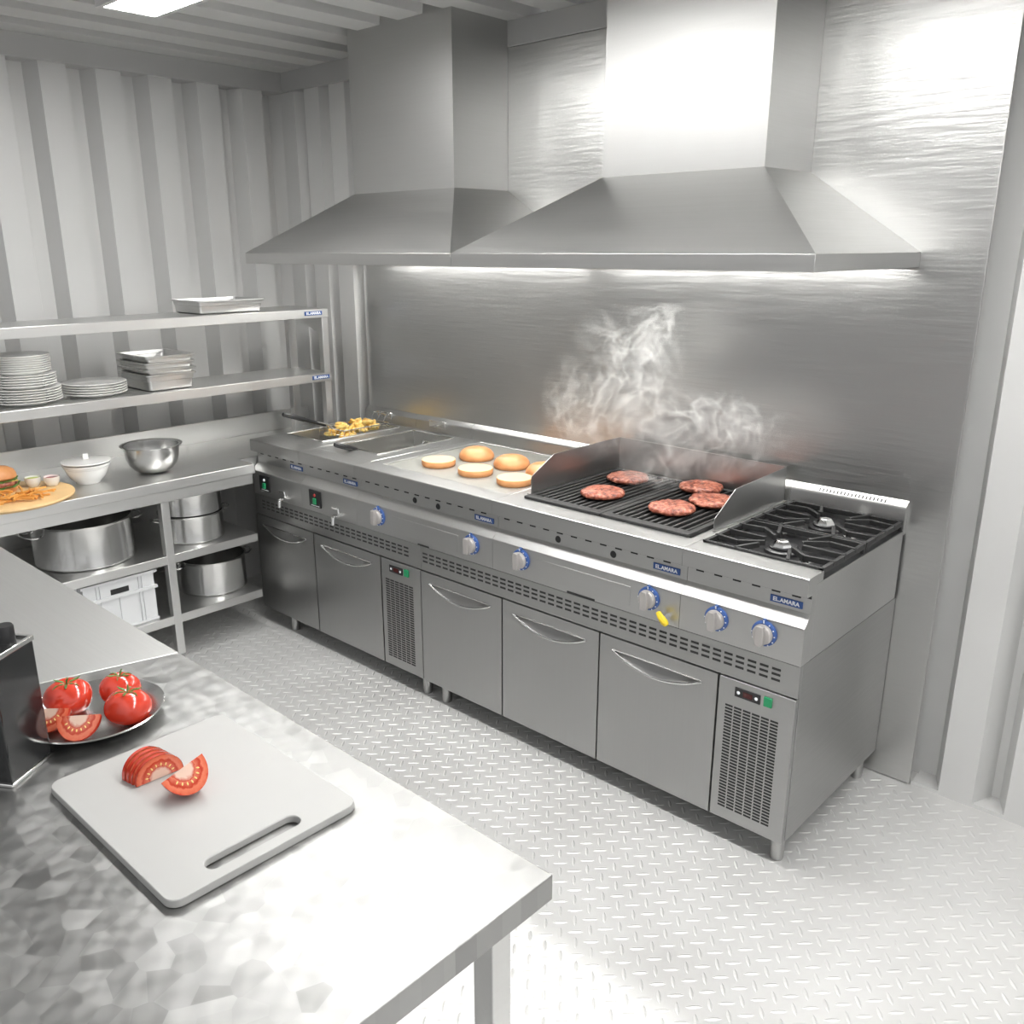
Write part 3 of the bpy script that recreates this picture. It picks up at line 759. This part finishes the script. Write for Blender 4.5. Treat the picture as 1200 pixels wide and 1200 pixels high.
# ---- crockery
def plate_mesh(r, z, c):
    return MB().lathe([(0, .004), (r * .50, .004), (r * .52, 0), (r * .60, 0), (r * .62, .004), (r * .98, .017), (r, .0195), (r * .985, .021), (r * .64, .0085), (r * .55, .0065), (0, .0065)], (c[0], c[1], z), 48)
proto = {}
def plate(r, x, y, z, label, grp):
    if r not in proto:
        o = plate_mesh(r, 0, (0, 0)).build('dinner_plate', M['porcelain'], ang=60); proto[r] = o
    else:
        o = proto[r].copy(); COL.objects.link(o)
    o.location = (x, y, z); tag(o, label, 'plate', grp)
zs = 1.2035; tall = [.142] * 6 + [.129] * 5 + [.114] * 8
z = zs; st = []
for k, r in enumerate(tall):
    st.append((r, z)); z += .0102 if r > .12 else .0088
    if k in (5, 10): z += .004
for k, (r, z) in enumerate(reversed(st)):
    sz = {.142: 'large', .129: 'medium', .114: 'small'}[r]
    plate(r, -.205 + rnd.uniform(-.001, .001), -.90 + rnd.uniform(-.001, .001), z, f'{sz} white plate, {ORD[k]} {"" if k == 0 else "from the top "}of the tall plate stack on the overshelf', 'plates in the tall stack')
for k in range(5):
    plate(.134, -.205 + rnd.uniform(-.001, .001), -.612 + rnd.uniform(-.001, .001), zs + .0105 * (4 - k), f'white plate, {ORD[k]} {"" if k == 0 else "from the top "}of the short plate stack beside the steel trays', 'plates in the short stack')

# ---- gastronorm trays
def tray_mesh(lx, ly, h, tk=.0015):
    b = MB()
    def loop(hx, hy, z, r, n=4):
        pts = []
        for (sx, sy, a0) in ((1, 1, 0), (-1, 1, 90), (-1, -1, 180), (1, -1, 270)):
            for k in range(n + 1):
                a = R(a0 + 90 * k / n); pts.append((sx * (hx - r) + r * cos(a), sy * (hy - r) + r * sin(a), z))
        return pts
    seq = [loop(lx / 2, ly / 2, h - .006, .018), loop(lx / 2, ly / 2, h, .018), loop(lx / 2 - .012, ly / 2 - .012, h, .014), loop(lx / 2 - .014, ly / 2 - .014, h * .62, .014), loop(lx / 2 - .017, ly / 2 - .017, h * .58, .014), loop(lx / 2 - .019, ly / 2 - .019, .006, .016), loop(lx / 2 - .026, ly / 2 - .026, .0015, .012)]
    seq2 = [loop(lx / 2 - .026, ly / 2 - .026, .0, .012), loop(lx / 2 - .018, ly / 2 - .018, .006, .016), loop(lx / 2 - .0155, ly / 2 - .0155, h * .58, .014), loop(lx / 2 - .0125, ly / 2 - .0125, h * .62, .014), loop(lx / 2 - .011, ly / 2 - .011, h - .0015, .014), loop(lx / 2 - .0005, ly / 2 - .0005, h - .0075, .018)]
    n = len(seq[0])
    for ss in (seq, seq2):
        o = len(b.v)
        for l in ss: b.v += l
        for i in range(len(ss) - 1):
            for k in range(n): b.f.append((o + i * n + k, o + i * n + (k + 1) % n, o + (i + 1) * n + (k + 1) % n, o + (i + 1) * n + k))
    b.f.append(tuple(range((len(seq) - 1) * n, len(seq) * n)))
    b.f.append(tuple(range(len(seq) * n, len(seq) * n + n)))
    return b
o = tray_mesh(.30, .245, .075).build('steel_tray', M['tray'], ang=40); o.location = (-.235, -.308, 1.2035)
tag(o, 'deep stainless tray, bottom of the four stacked on the lower overshelf', 'tray', 'stacked steel trays')
for k, w in enumerate(('third from the top', 'second from the top', 'topmost')):
    if k == 0: o2 = tray_mesh(.30, .245, .040).build('steel_tray', M['tray'], ang=40)
    else: o2 = first.copy(); COL.objects.link(o2)
    if k == 0: first = o2
    o2.location = (-.235 + .002 * k, -.308 + (.003, -.002, .002)[k], 1.2795 + .0005 - .018 + .0285 * k - .0115 + .012)
    tag(o2, f'stainless tray, {w} of the four stacked on the lower overshelf', 'tray', 'stacked steel trays')
o = tray_mesh(.27, .36, .062).build('steel_tray', M['tray'], ang=40); o.location = (-.235, .035, 1.5245)
tag(o, 'single shallow stainless tray alone on the top tier of the overshelf', 'tray')

# ---- bowls
c = (-.10, -.735, LZ + .0006)
t = thing('lidded_bowl', 'white porcelain bowl with a flat lid on the table beside the steel bowl', 'bowl', c)
r = .099
MB().lathe([(0, .006), (.040, .006), (.042, 0), (.049, 0), (.052, .008), (.068, .022), (.080, .042), (.087, .062), (.0865, .066), (.0905, .068), (.091, .073), (.095, .076), (.096, .086), (.090, .086), (.060, .035), (.04, .014), (0, .012)], c, 44).build('bowl', M['porcelain'], t)
l = MB().lathe([(0, .090), (.090, .090), (.099, .091), (.1015, .094), (.099, .097), (.06, .101), (0, .103)], c, 44).build('lid', M['porcelain'], t)
MB().box(c[0] - .006, c[0] + .006, c[1] - .012, c[1] + .012, c[2] + .100, c[2] + .126).build('lid_knob', M['porcelain'], l, bevel=.004)
c = (-.075, -.452, LZ + .0006)
o = MB().lathe([(0, .002), (.048, .0), (.062, .004), (.082, .016), (.102, .040), (.113, .068), (.117, .105), (.118, .120), (.132, .123), (.134, .126), (.131, .127), (.1165, .1235), (.115, .105), (.111, .069), (.100, .042), (.080, .019), (.06, .007), (0, .005)], c, 56).build('mixing_bowl', M['pot'], ang=40)
center(o); tag(o, 'round polished stainless mixing bowl on the table beside the lidded white bowl', 'bowl')

# ---- serving board with burger
bc = (-.055, -1.075, LZ + .0006)
o = MB().lathe([(0, 0), (.225, 0), (.232, .004), (.235, .010), (.232, .017), (.224, .020), (0, .020)], bc, 56, sy=1.05).build('serving_board', M['wood'])
center(o); tag(o, 'round pale wooden board carrying a burger, fries and two sauces', 'serving board')
bz = bc[2] + .0205
hb = (-.135, -1.075, bz)
t = thing('hamburger', 'assembled hamburger with lettuce standing on the round wooden board', 'hamburger', hb)
r = .066
MB().lathe([(0, 0), (r * .92, 0), (r, .008), (r, .018), (r * .95, .022), (0, .022)], hb, 32).build('bun_base', M['bun'], t)
def ruffle(z, r0, amp, mat, nm):
    b = MB(); seg = 60; vs = []; fs = []
    for i in range(seg):
        a = 2 * pi * i / seg; k = amp * sin(9 * a) + amp * .6 * sin(17 * a + 1)
        vs += [(hb[0], hb[1], hb[2] + z), (hb[0] + r0 * .8 * cos(a), hb[1] + r0 * .8 * sin(a), hb[2] + z), (hb[0] + (r0 + k) * cos(a), hb[1] + (r0 + k) * sin(a), hb[2] + z - .004 + k), (hb[0] + r0 * .8 * cos(a), hb[1] + r0 * .8 * sin(a), hb[2] + z - .005)]
    for i in range(seg):
        j = (i + 1) % seg
        for q in range(3): fs.append((i * 4 + q, j * 4 + q, j * 4 + q + 1, i * 4 + q + 1))
    b.add(vs, fs); return b.build(nm, mat, t, ang=80)
ruffle(.029, .074, .005, M['lettuce'], 'lettuce')
MB().lathe([(0, .028), (r, .028), (r * 1.05, .036), (r, .044), (0, .044)], hb, 32).build('patty', M['meat'], t)
MB().box(hb[0] - .056, hb[0] + .056, hb[1] - .056, hb[1] + .056, bz + .044, bz + .047).build('cheese_slice', M['cheese'], t)
ruffle(.052, .070, .004, M['lettuce'], 'lettuce')
MB().lathe([(0, .054), (r * .95, .054), (r * 1.04, .060), (r * 1.02, .072), (r * .9, .087), (r * .6, .099), (r * .3, .103), (0, .104)], hb, 32).build('bun_crown', M['bun'], t)
fp = []
for k in range(40):
    if k < 4:
        b = MB(); n = 5; L = random.uniform(.06, .09); pts = [((i / n - .5) * L, .008 * (1 - (2 * i / n - 1) ** 2) * (k - 1.5), 0) for i in range(n + 1)]
        b.tube(pts, .0048, 4); o = b.build('french_fry', M['fry_dark'], smooth=False); fp.append(o)
    else: o = fp[k % 4].copy(); COL.objects.link(o)
    o.location = (bc[0] + random.uniform(.03, .165), bc[1] + random.uniform(-.14, .10), bz + .0052 + .0075 * (k % 3)); o.rotation_euler = (random.uniform(-.4, .4), random.uniform(-.06, .06), random.uniform(0, pi))
    tag(o, 'thin browned fry lying on the round wooden board beside the burger', 'fries', 'fries on the wooden board')
for (x, y, m, lb, nm) in ((-.118, -.952, 'guac', 'small white cup of green sauce on the wooden board beside the burger', 'green'), (-.075, -.893, 'ketchup', 'small white cup of red sauce at the rim of the wooden board', 'red')):
    c = (x, y, bz)
    t = thing('sauce_cup', lb, 'sauce cup', c, 'sauce cups on the board')
    MB().lathe([(0, .003), (.018, 0), (.021, .002), (.030, .020), (.032, .036), (.0325, .040), (.030, .040), (.028, .022), (.02, .006), (0, .005)], c, 30).build('cup', M['porcelain'], t)
    MB().lathe([(0, .035), (.024, .0345), (.0288, .033)], c, 26).build('sauce', M[m], t)

# ---- pots under the table
def pot(c, r, h, label, ha=(), grp=None, hz=.8, lip=.006, hw=.055):
    t = thing('cooking_pot', label, 'pot', c, grp)
    MB().lathe([(0, 0), (r * .97, 0), (r * 1.005, .004), (r * 1.005, .012), (r, .014), (r, h - .012), (r + lip * .2, h - .006), (r + lip, h), (r - .003, h - .001), (r - .004, .01), (0, .008)], c, 64).build('body', M['pot'], t, ang=30)
    for a in ha:
        d = Vector((cos(a), sin(a), 0)); n = Vector((-sin(a), cos(a), 0)); p = Vector(c) + Vector((0, 0, h * hz))
        pts = [p + d * (r - .002) + n * hw, p + d * (r + .022) + n * hw, p + d * (r + .045) + n * (hw - .012) + Vector((0, 0, .008)), p + d * (r + .050) + Vector((0, 0, .010)), p + d * (r + .045) - n * (hw - .012) + Vector((0, 0, .008)), p + d * (r + .022) - n * hw, p + d * (r - .002) - n * hw]
        MB().tube(pts, .0052, 8).build('handle', M['pot'], t, ang=60)
    return t
pot((-.150, -.770, .5095), .206, .190, 'wide shallow stainless pot on the middle undershelf beside the leg', (pi * .5, -pi * .5), hz=.78)
pot((-.085, -.295, .5095), .145, .130, 'lower of two stacked steel pots on the middle undershelf', (pi * .52, -pi * .5), 'stacked steel pots', hz=.82, hw=.035)
pot((-.085, -.295, .6400), .143, .105, 'upper of two stacked steel pots under the tabletop', (pi * .52, -pi * .5), 'stacked steel pots', hz=.7, hw=.035)
pot((-.115, -.200, .2225), .160, .165, 'stainless pot on the bottom undershelf between the leg and the fridge', (-pi * .55, pi * .5), hz=.82, hw=.04)

# ---- white crate
cx0, cx1, cy0, cy1, cz0 = -.35, .078, -.895, -.585, .2225
t = thing('plastic_crate', 'white ribbed plastic crate on the bottom undershelf', 'crate', ((cx0 + cx1) / 2, (cy0 + cy1) / 2, cz0))
h = .236
b = MB(); tk = .004
b.add([(cx0, cy0, cz0), (cx1, cy0, cz0), (cx1, cy1, cz0), (cx0, cy1, cz0), (cx0, cy0, cz0 + h), (cx1, cy0, cz0 + h), (cx1, cy1, cz0 + h), (cx0, cy1, cz0 + h),
       (cx0 + tk, cy0 + tk, cz0 + tk), (cx1 - tk, cy0 + tk, cz0 + tk), (cx1 - tk, cy1 - tk, cz0 + tk), (cx0 + tk, cy1 - tk, cz0 + tk), (cx0 + tk, cy0 + tk, cz0 + h), (cx1 - tk, cy0 + tk, cz0 + h), (cx1 - tk, cy1 - tk, cz0 + h), (cx0 + tk, cy1 - tk, cz0 + h)],
      [(0, 3, 2, 1), (0, 1, 5, 4), (1, 2, 6, 5), (2, 3, 7, 6), (3, 0, 4, 7), (8, 9, 10, 11), (8, 12, 13, 9), (9, 13, 14, 10), (10, 14, 15, 11), (11, 15, 12, 8), (4, 5, 13, 12), (5, 6, 14, 13), (6, 7, 15, 14), (7, 4, 12, 15)])
b.build('body', M['plasticwhite'], t, smooth=False)
b = MB()
for z0, z1, e in ((h - .012, h, .012), (h - .085, h - .072, .010), (0, .012, .004)):
    b.frame(cx0 - e, cx1 + e, cy0 - e, cy1 + e, cx0 + .001, cx1 - .001, cy0 + .001, cy1 - .001, cz0 + z0 if z0 else cz0 + .001, cz0 + z1)
for y in (cy0 + .055, cy0 + .070, cy0 + .150, cy1 - .070, cy1 - .055): b.box(cx1 - .001, cx1 + .007, y - .002, y + .002, cz0 + .01, cz0 + (h - .08 if y == cy0 + .150 else h - .01))
for x in (cx0 + .06, cx0 + .08, cx1 - .08, cx1 - .06):
    b.box(x - .002, x + .002, cy1 - .001, cy1 + .007, cz0 + .01, cz0 + h - .01); b.box(x - .002, x + .002, cy0 - .007, cy0 + .001, cz0 + .01, cz0 + h - .01)
b.build('ribs', M['plasticwhite'], t, smooth=False)
MB().box(cx1 - .001, cx1 + .0015, cy0 + .115, cy0 + .195, cz0 + h - .068, cz0 + h - .044).build('hand_hole', M['dark_gap'], t)

# ------------------------------------------------------------------ preparation tables in the foreground
TZ = .9
t = thing('prep_table', 'matte grey steel preparation table behind the tomato plate', 'table', (1.2, -1.75, 0), 'preparation tables')
sm = lambda y: 1.868 + (y + 1.357) * .275
MB().prism([(.45, -2.15), (sm(-2.15) - .001, -2.15), (sm(-1.357) - .001, -1.357), (.45, -1.357)], 'z', TZ - .045, TZ).build('tabletop', M['table_matte'], t, bevel=.0015)
for xx in (.49, 1.60):
    for yy in (-2.11, -1.40): MB().box(xx - .02, xx + .02, yy - .02, yy + .02, 0, TZ - .045).build('leg', M['table'], t, bevel=.002)
t = thing('prep_table', 'swirl-polished steel preparation table carrying the white cutting board', 'table', (2.4, -1.75, 0), 'preparation tables')
MB().prism([(sm(-2.15) + .001, -2.15), (3.021, -2.15), (3.021, -1.357), (sm(-1.357) + .001, -1.357)], 'z', TZ - .045, TZ).build('tabletop', M['swirl'], t, bevel=.0015)
MB().box(2.96, 3.0, -2.10, -1.39, TZ - .09, TZ - .045).build('apron', M['table'], t) if False else None
for xx in (1.95, 2.992):
    for yy in (-2.11, -1.462): MB().box(xx - .02, xx + .02, yy - .02, yy + .02, 0, TZ - .045).build('leg', M['table'], t, bevel=.002)

# cutting board with a handle slot
def rrect(x0, x1, y0, y1, r, n=6):
    pts = []
    for cx, cy, a0 in ((x1 - r, y1 - r, 0), (x0 + r, y1 - r, 90), (x0 + r, y0 + r, 180), (x1 - r, y0 + r, 270)):
        for k in range(n + 1):
            a = R(a0 + 90 * k / n); pts.append((cx + r * cos(a), cy + r * sin(a)))
    return pts
def holed(outer, inner, z0, z1):
    n = len(outer); b = MB()
    vs = [(*p, z1) for p in outer] + [(*p, z1) for p in inner] + [(*p, z0) for p in outer] + [(*p, z0) for p in inner]; fs = []
    for i in range(n):
        j = (i + 1) % n
        fs += [(i, j, n + j, n + i), (2 * n + j, 2 * n + i, 3 * n + i, 3 * n + j), (j, i, 2 * n + i, 2 * n + j), (n + i, n + j, 3 * n + j, 3 * n + i)]
    b.add(vs, fs); return b
BX0, BX1, BY0, BY1 = 2.226, 2.672, -1.793, -1.452; bz0 = TZ + .0006; bz1 = bz0 + .014
o = holed(rrect(BX0, BX1, BY0, BY1, .022), rrect(2.617, 2.649, -1.716, -1.548, .0155), bz0, bz1).build('cutting_board', M['board'], bevel=.002, ang=30)
center(o); tag(o, 'off-white plastic cutting board with a handle slot and cut tomato on it', 'cutting board')

# ---- tomatoes
def tomato(c, r, label, rz=0, tilt=(0, 0)):
    t = thing('tomato', label, 'tomato', c, 'whole tomatoes on the plate')
    t.rotation_euler = (tilt[0], tilt[1], rz)
    b = MB(); seg = 40; rings = 20; vs = []; fs = []
    for i in range(rings + 1):
        th = pi * i / rings
        for k in range(seg):
            a = 2 * pi * k / seg; lob = 1 + .025 * cos(5 * a) * sin(th) ** 1.0
            rr = sin(th) * lob; z = .80 * cos(th)
            if z > 0: z -= .16 * max(0, 1 - rr / .45) ** 1.5
            vs.append((r * rr * cos(a), r * rr * sin(a), r * (z + .80)))
    for i in range(rings):
        for k in range(seg): fs.append((i * seg + k, (i + 1) * seg + k, (i + 1) * seg + (k + 1) % seg, i * seg + (k + 1) % seg))
    b.add(vs, fs); b.build('skin', M['tomato'], t, ang=90, local=True)
    b = MB(); zt = r * 1.47
    for k in range(6):
        a = k * pi / 3 + .2; d = Vector((cos(a), sin(a), 0)); n = Vector((-sin(a), cos(a), 0)); z = lambda q: Vector((0, 0, q))
        p = [d * .002, d * r * .22 + n * .0025, d * r * .45 + n * .002, d * r * .62 , d * r * .45 - n * .002, d * r * .22 - n * .0025]
        hh = [zt, zt + .0035, zt + .0035, zt + (.006 if k % 2 else -.001), zt + .0035, zt + .0035]
        top = [q + z(h) for q, h in zip(p, hh)]; bot = [q + z(h - .0012) for q, h in zip(p, hh)]
        b.add([tuple(v) for v in top + bot], [(0, 1, 2, 3, 4, 5), (11, 10, 9, 8, 7, 6)] + [(i, 6 + i, 6 + (i + 1) % 6, (i + 1) % 6) for i in range(6)])
    b.tube([(0, 0, zt - .002), (.002, 0, zt + .008), (.005, .001, zt + .014)], .0016, 6)
    b.build('calyx', M['stem'], t, local=True, ang=60)
    return t
def wedge(c, r, ang, rot, label, grp):     # slice of a tomato: core edge along local Z, two cut faces
    t = thing('tomato_wedge', label, 'tomato wedge', c, grp); t.rotation_euler = rot
    n = 12; m = 20; b = MB(); vs = []; fs = []
    for i in range(n + 1):
        a = -ang / 2 + ang * i / n
        for k in range(m + 1):
            th = pi * k / m; vs.append((r * sin(th) * cos(a), r * sin(th) * sin(a), .82 * r * cos(th)))
    for i in range(n):
        for k in range(m): fs.append((i * (m + 1) + k, i * (m + 1) + k + 1, (i + 1) * (m + 1) + k + 1, (i + 1) * (m + 1) + k))
    b.add(vs, fs); b.build('skin', M['tomato'], t, local=True, ang=90)
    for sgn in (-1, 1):
        a = sgn * ang / 2; b = MB(); vs = [(.0, 0, 0)]; uv = [(0, 0)]
        for k in range(m + 1):
            th = pi * k / m; vs.append((r * sin(th) * cos(a), r * sin(th) * sin(a), .82 * r * cos(th))); uv.append((sin(th), cos(th)))
        b.add(vs, [(0, k + 1, k + 2) for k in range(m)])
        o = b.build('cut_face', M['cut'], t, local=True, smooth=False)
        me = o.data; u = me.uv_layers.new(name='uv')
        for lp in me.loops:
            v = me.vertices[lp.vertex_index].co; rad = math.hypot(v.x, v.y); u.data[lp.index].uv = (rad / r, v.z / (.82 * r))
        s = MB(); nn = Vector((-sin(a), cos(a), 0)) * sgn * .0006
        for k in range(7):
            th = pi * (.18 + .64 * k / 6); q = .60 * r; p = Vector((q * sin(th) * cos(a), q * sin(th) * sin(a), .82 * q * cos(th))) + nn
            s.ball((0, 0, 0), .0026, 8, 6, T=Matrix.Translation(p) @ Matrix.Rotation(a, 4, 'Z') @ Matrix.Rotation(-(th - pi / 2) if False else th, 4, 'Y'), sc=(.55, .35, 1.15))
        s.build('seeds', M['seed'], o, local=True)
    return t
def half_slice(c, r, th, label):
    t = thing('tomato_slice', label, 'tomato slice', c, 'tomato slices on the cutting board')
    n = 24; b = MB(); out = [(r * cos(pi * k / n), r * .95 * sin(pi * k / n) ** .9) for k in range(n + 1)]
    vs = [(th / 2, y, z) for y, z in out] + [(-th / 2, y * .985, z * .985) for y, z in out]
    b.add(vs, [(k, k + 1, n + 2 + k, n + 1 + k) for k in range(n)] + [(0, n, 2 * n + 1, n + 1)]); b.build('skin', M['tomato'], t, local=True)
    b = MB(); b.add([(th / 2 + .0003, y * .985, z * .985) for y, z in out], [tuple(range(n + 1))]); b.add([(-th / 2 - .0003, y * .98, z * .98) for y, z in out], [tuple(range(n, -1, -1))])
    o = b.build('cut_face', M['cut'], t, local=True, smooth=False); me = o.data; u = me.uv_layers.new(name='uv')
    for lp in me.loops:
        v = me.vertices[lp.vertex_index].co; u.data[lp.index].uv = (v.y / r, v.z / r)
    s = MB()
    for k in range(8):
        a = pi * (.10 + .8 * k / 7); s.ball((0, 0, 0), .0026, 8, 6, T=Matrix.Translation((th / 2 + .0008, .57 * r * cos(a), .57 * r * sin(a))) @ Matrix.Rotation(-(a - pi / 2) * -1, 4, 'X'), sc=(.35, .55, 1.15))
    s.build('seeds', M['seed'], o, local=True)
    return t
for k, nm in enumerate(('front slice of the fanned tomato half on the cutting board', 'second slice from the front of the fanned tomato half', 'third slice from the front of the fanned tomato half', 'rearmost slice of the fanned tomato half, nearest the plate')):
    o = half_slice((2.352 - .0132 * k, -1.648 - .002 * k, bz1 + .0006), .0435, .0100, nm); o.rotation_euler = (0, -.10, .06 * k - .05)
wedge((2.432, -1.642, bz1 + .0497), .049, R(92), (Matrix.Rotation(R(16), 3, 'X') @ Matrix(((0, -1, 0), (0, 0, 1), (-1, 0, 0)))).to_euler(), 'quartered tomato wedge on the cutting board beside the slices', 'tomato wedges')

# plate of tomatoes
pc = (2.043, -1.630, TZ + .0006)
o = MB().lathe([(0, .002), (.085, 0), (.095, .003), (.110, .012), (.134, .025), (.136, .027), (.133, .0285), (.107, .0155), (.095, .0065), (0, .005)], pc, 64).build('serving_plate', M['pot'], ang=50)
center(o); tag(o, 'round polished steel plate holding tomatoes, beside the dark tin', 'plate')

zp = TZ + .0066
tomato((1.985, -1.655, zp), .0465, 'whole red tomato on the steel plate, nearest the dark tin', .4, (.05, .08))
tomato((2.022, -1.568, zp), .0415, 'whole red tomato at the back of the steel plate', 1.3, (-.06, .1))
tomato((2.112, -1.592, zp), .0450, 'whole red tomato at the front of the steel plate, nearest the cutting board', 2.2, (.05, .06))
wedge((2.030, -1.707, zp + .0475), .047, R(88), (R(-6), R(90), R(40)), 'tomato wedge on the steel plate, half hidden by the dark tin', 'tomato wedges')
wedge((2.104, -1.681, zp + .0500), .0495, R(88), (R(-6), R(90), R(44)), 'tomato wedge on the steel plate in front of the whole tomatoes', 'tomato wedges')

# dark tin
tc_ = (2.096, -1.816, TZ + .0006)
d1 = Vector((.06, -.093, 0)).normalized()
ang = math.atan2(d1.y, d1.x)
t = thing('oil_tin', 'square dark oil tin with a metal top at the end of the tomato plate', 'tin', tc_, rz=ang)
Hh = .247; a = .0555; bb = .055
MB().box(-a, a, -bb, bb, .004, Hh - .006).build('body', M['tin'], t, local=True, bevel=.006, bseg=3)
MB().frame(-a - .001, a + .001, -bb - .001, bb + .001, -a + .006, a - .006, -bb + .006, bb - .006, Hh - .010, Hh).build('top_rim', M['chrome'], t, local=True, bevel=.0015)
MB().box(-a + .004, a - .004, -bb + .004, bb - .004, Hh - .010, Hh - .005).build('lid', M['pot'], t, local=True)
MB().frame(-a - .001, a + .001, -bb - .001, bb + .001, -a + .006, a - .006, -bb + .006, bb - .006, 0, .006).build('base_rim', M['chrome'], t, local=True, bevel=.0015)
MB().lathe([(0, 0), (.016, 0), (.016, .03), (.014, .033), (0, .033)], (-.03, .02, Hh - .006), 24).build('cap', M['black'], t, local=True)

# ------------------------------------------------------------------ world, sun, camera
w = bpy.data.worlds.new('world'); S.world = w; w.use_nodes = True
bg = w.node_tree.nodes['Background']; N = w.node_tree.nodes; L = w.node_tree.links     # hazy bright sky, brightest towards the open end
tc = N.new('ShaderNodeTexCoord'); dt = N.new('ShaderNodeVectorMath'); dt.operation = 'DOT_PRODUCT'; dt.inputs[1].default_value = Vector((.62, -.05, .78)).normalized()
L.new(tc.outputs['Generated'], dt.inputs[0])
mr = N.new('ShaderNodeMapRange'); mr.inputs['From Min'].default_value = -.1; mr.inputs['From Max'].default_value = 1; mr.inputs['To Min'].default_value = .22; mr.inputs['To Max'].default_value = 1.0
L.new(dt.outputs['Value'], mr.inputs['Value']); L.new(mr.outputs['Result'], bg.inputs[1]); bg.inputs[0].default_value = (1, 1, 1, 1)

cam = bpy.data.cameras.new('camera'); co = bpy.data.objects.new('camera', cam); COL.objects.link(co)
yaw, pitch, roll = .7529, -.2957, -.0038
fw = Vector((-sin(yaw) * cos(pitch), cos(yaw) * cos(pitch), sin(pitch))); rt = Vector((cos(yaw), sin(yaw), 0)); up = rt.cross(fw)
r2 = rt * cos(roll) + up * sin(roll); u2 = -rt * sin(roll) + up * cos(roll)
co.matrix_world = Matrix(((r2.x, u2.x, -fw.x, 3.7447), (r2.y, u2.y, -fw.y, -2.2437), (r2.z, u2.z, -fw.z, 1.8141), (0, 0, 0, 1)))
cam.sensor_width = 36; cam.lens = 1045.15 / 1200 * 36; cam.shift_x = (600 - 586.15) / 1200; cam.shift_y = (608.79 - 600) / 1200
cam.clip_start = .05
S.camera = co
S.view_settings.view_transform = 'Standard'; S.view_settings.look = 'None'; S.view_settings.gamma = 1; S.view_settings.use_curve_mapping = False
S.view_settings.exposure = .18
S.cycles.use_denoising = True
S.cycles.max_bounces = 10; S.cycles.volume_bounces = 3; S.cycles.volume_step_rate = .5; S.cycles.glossy_bounces = 6
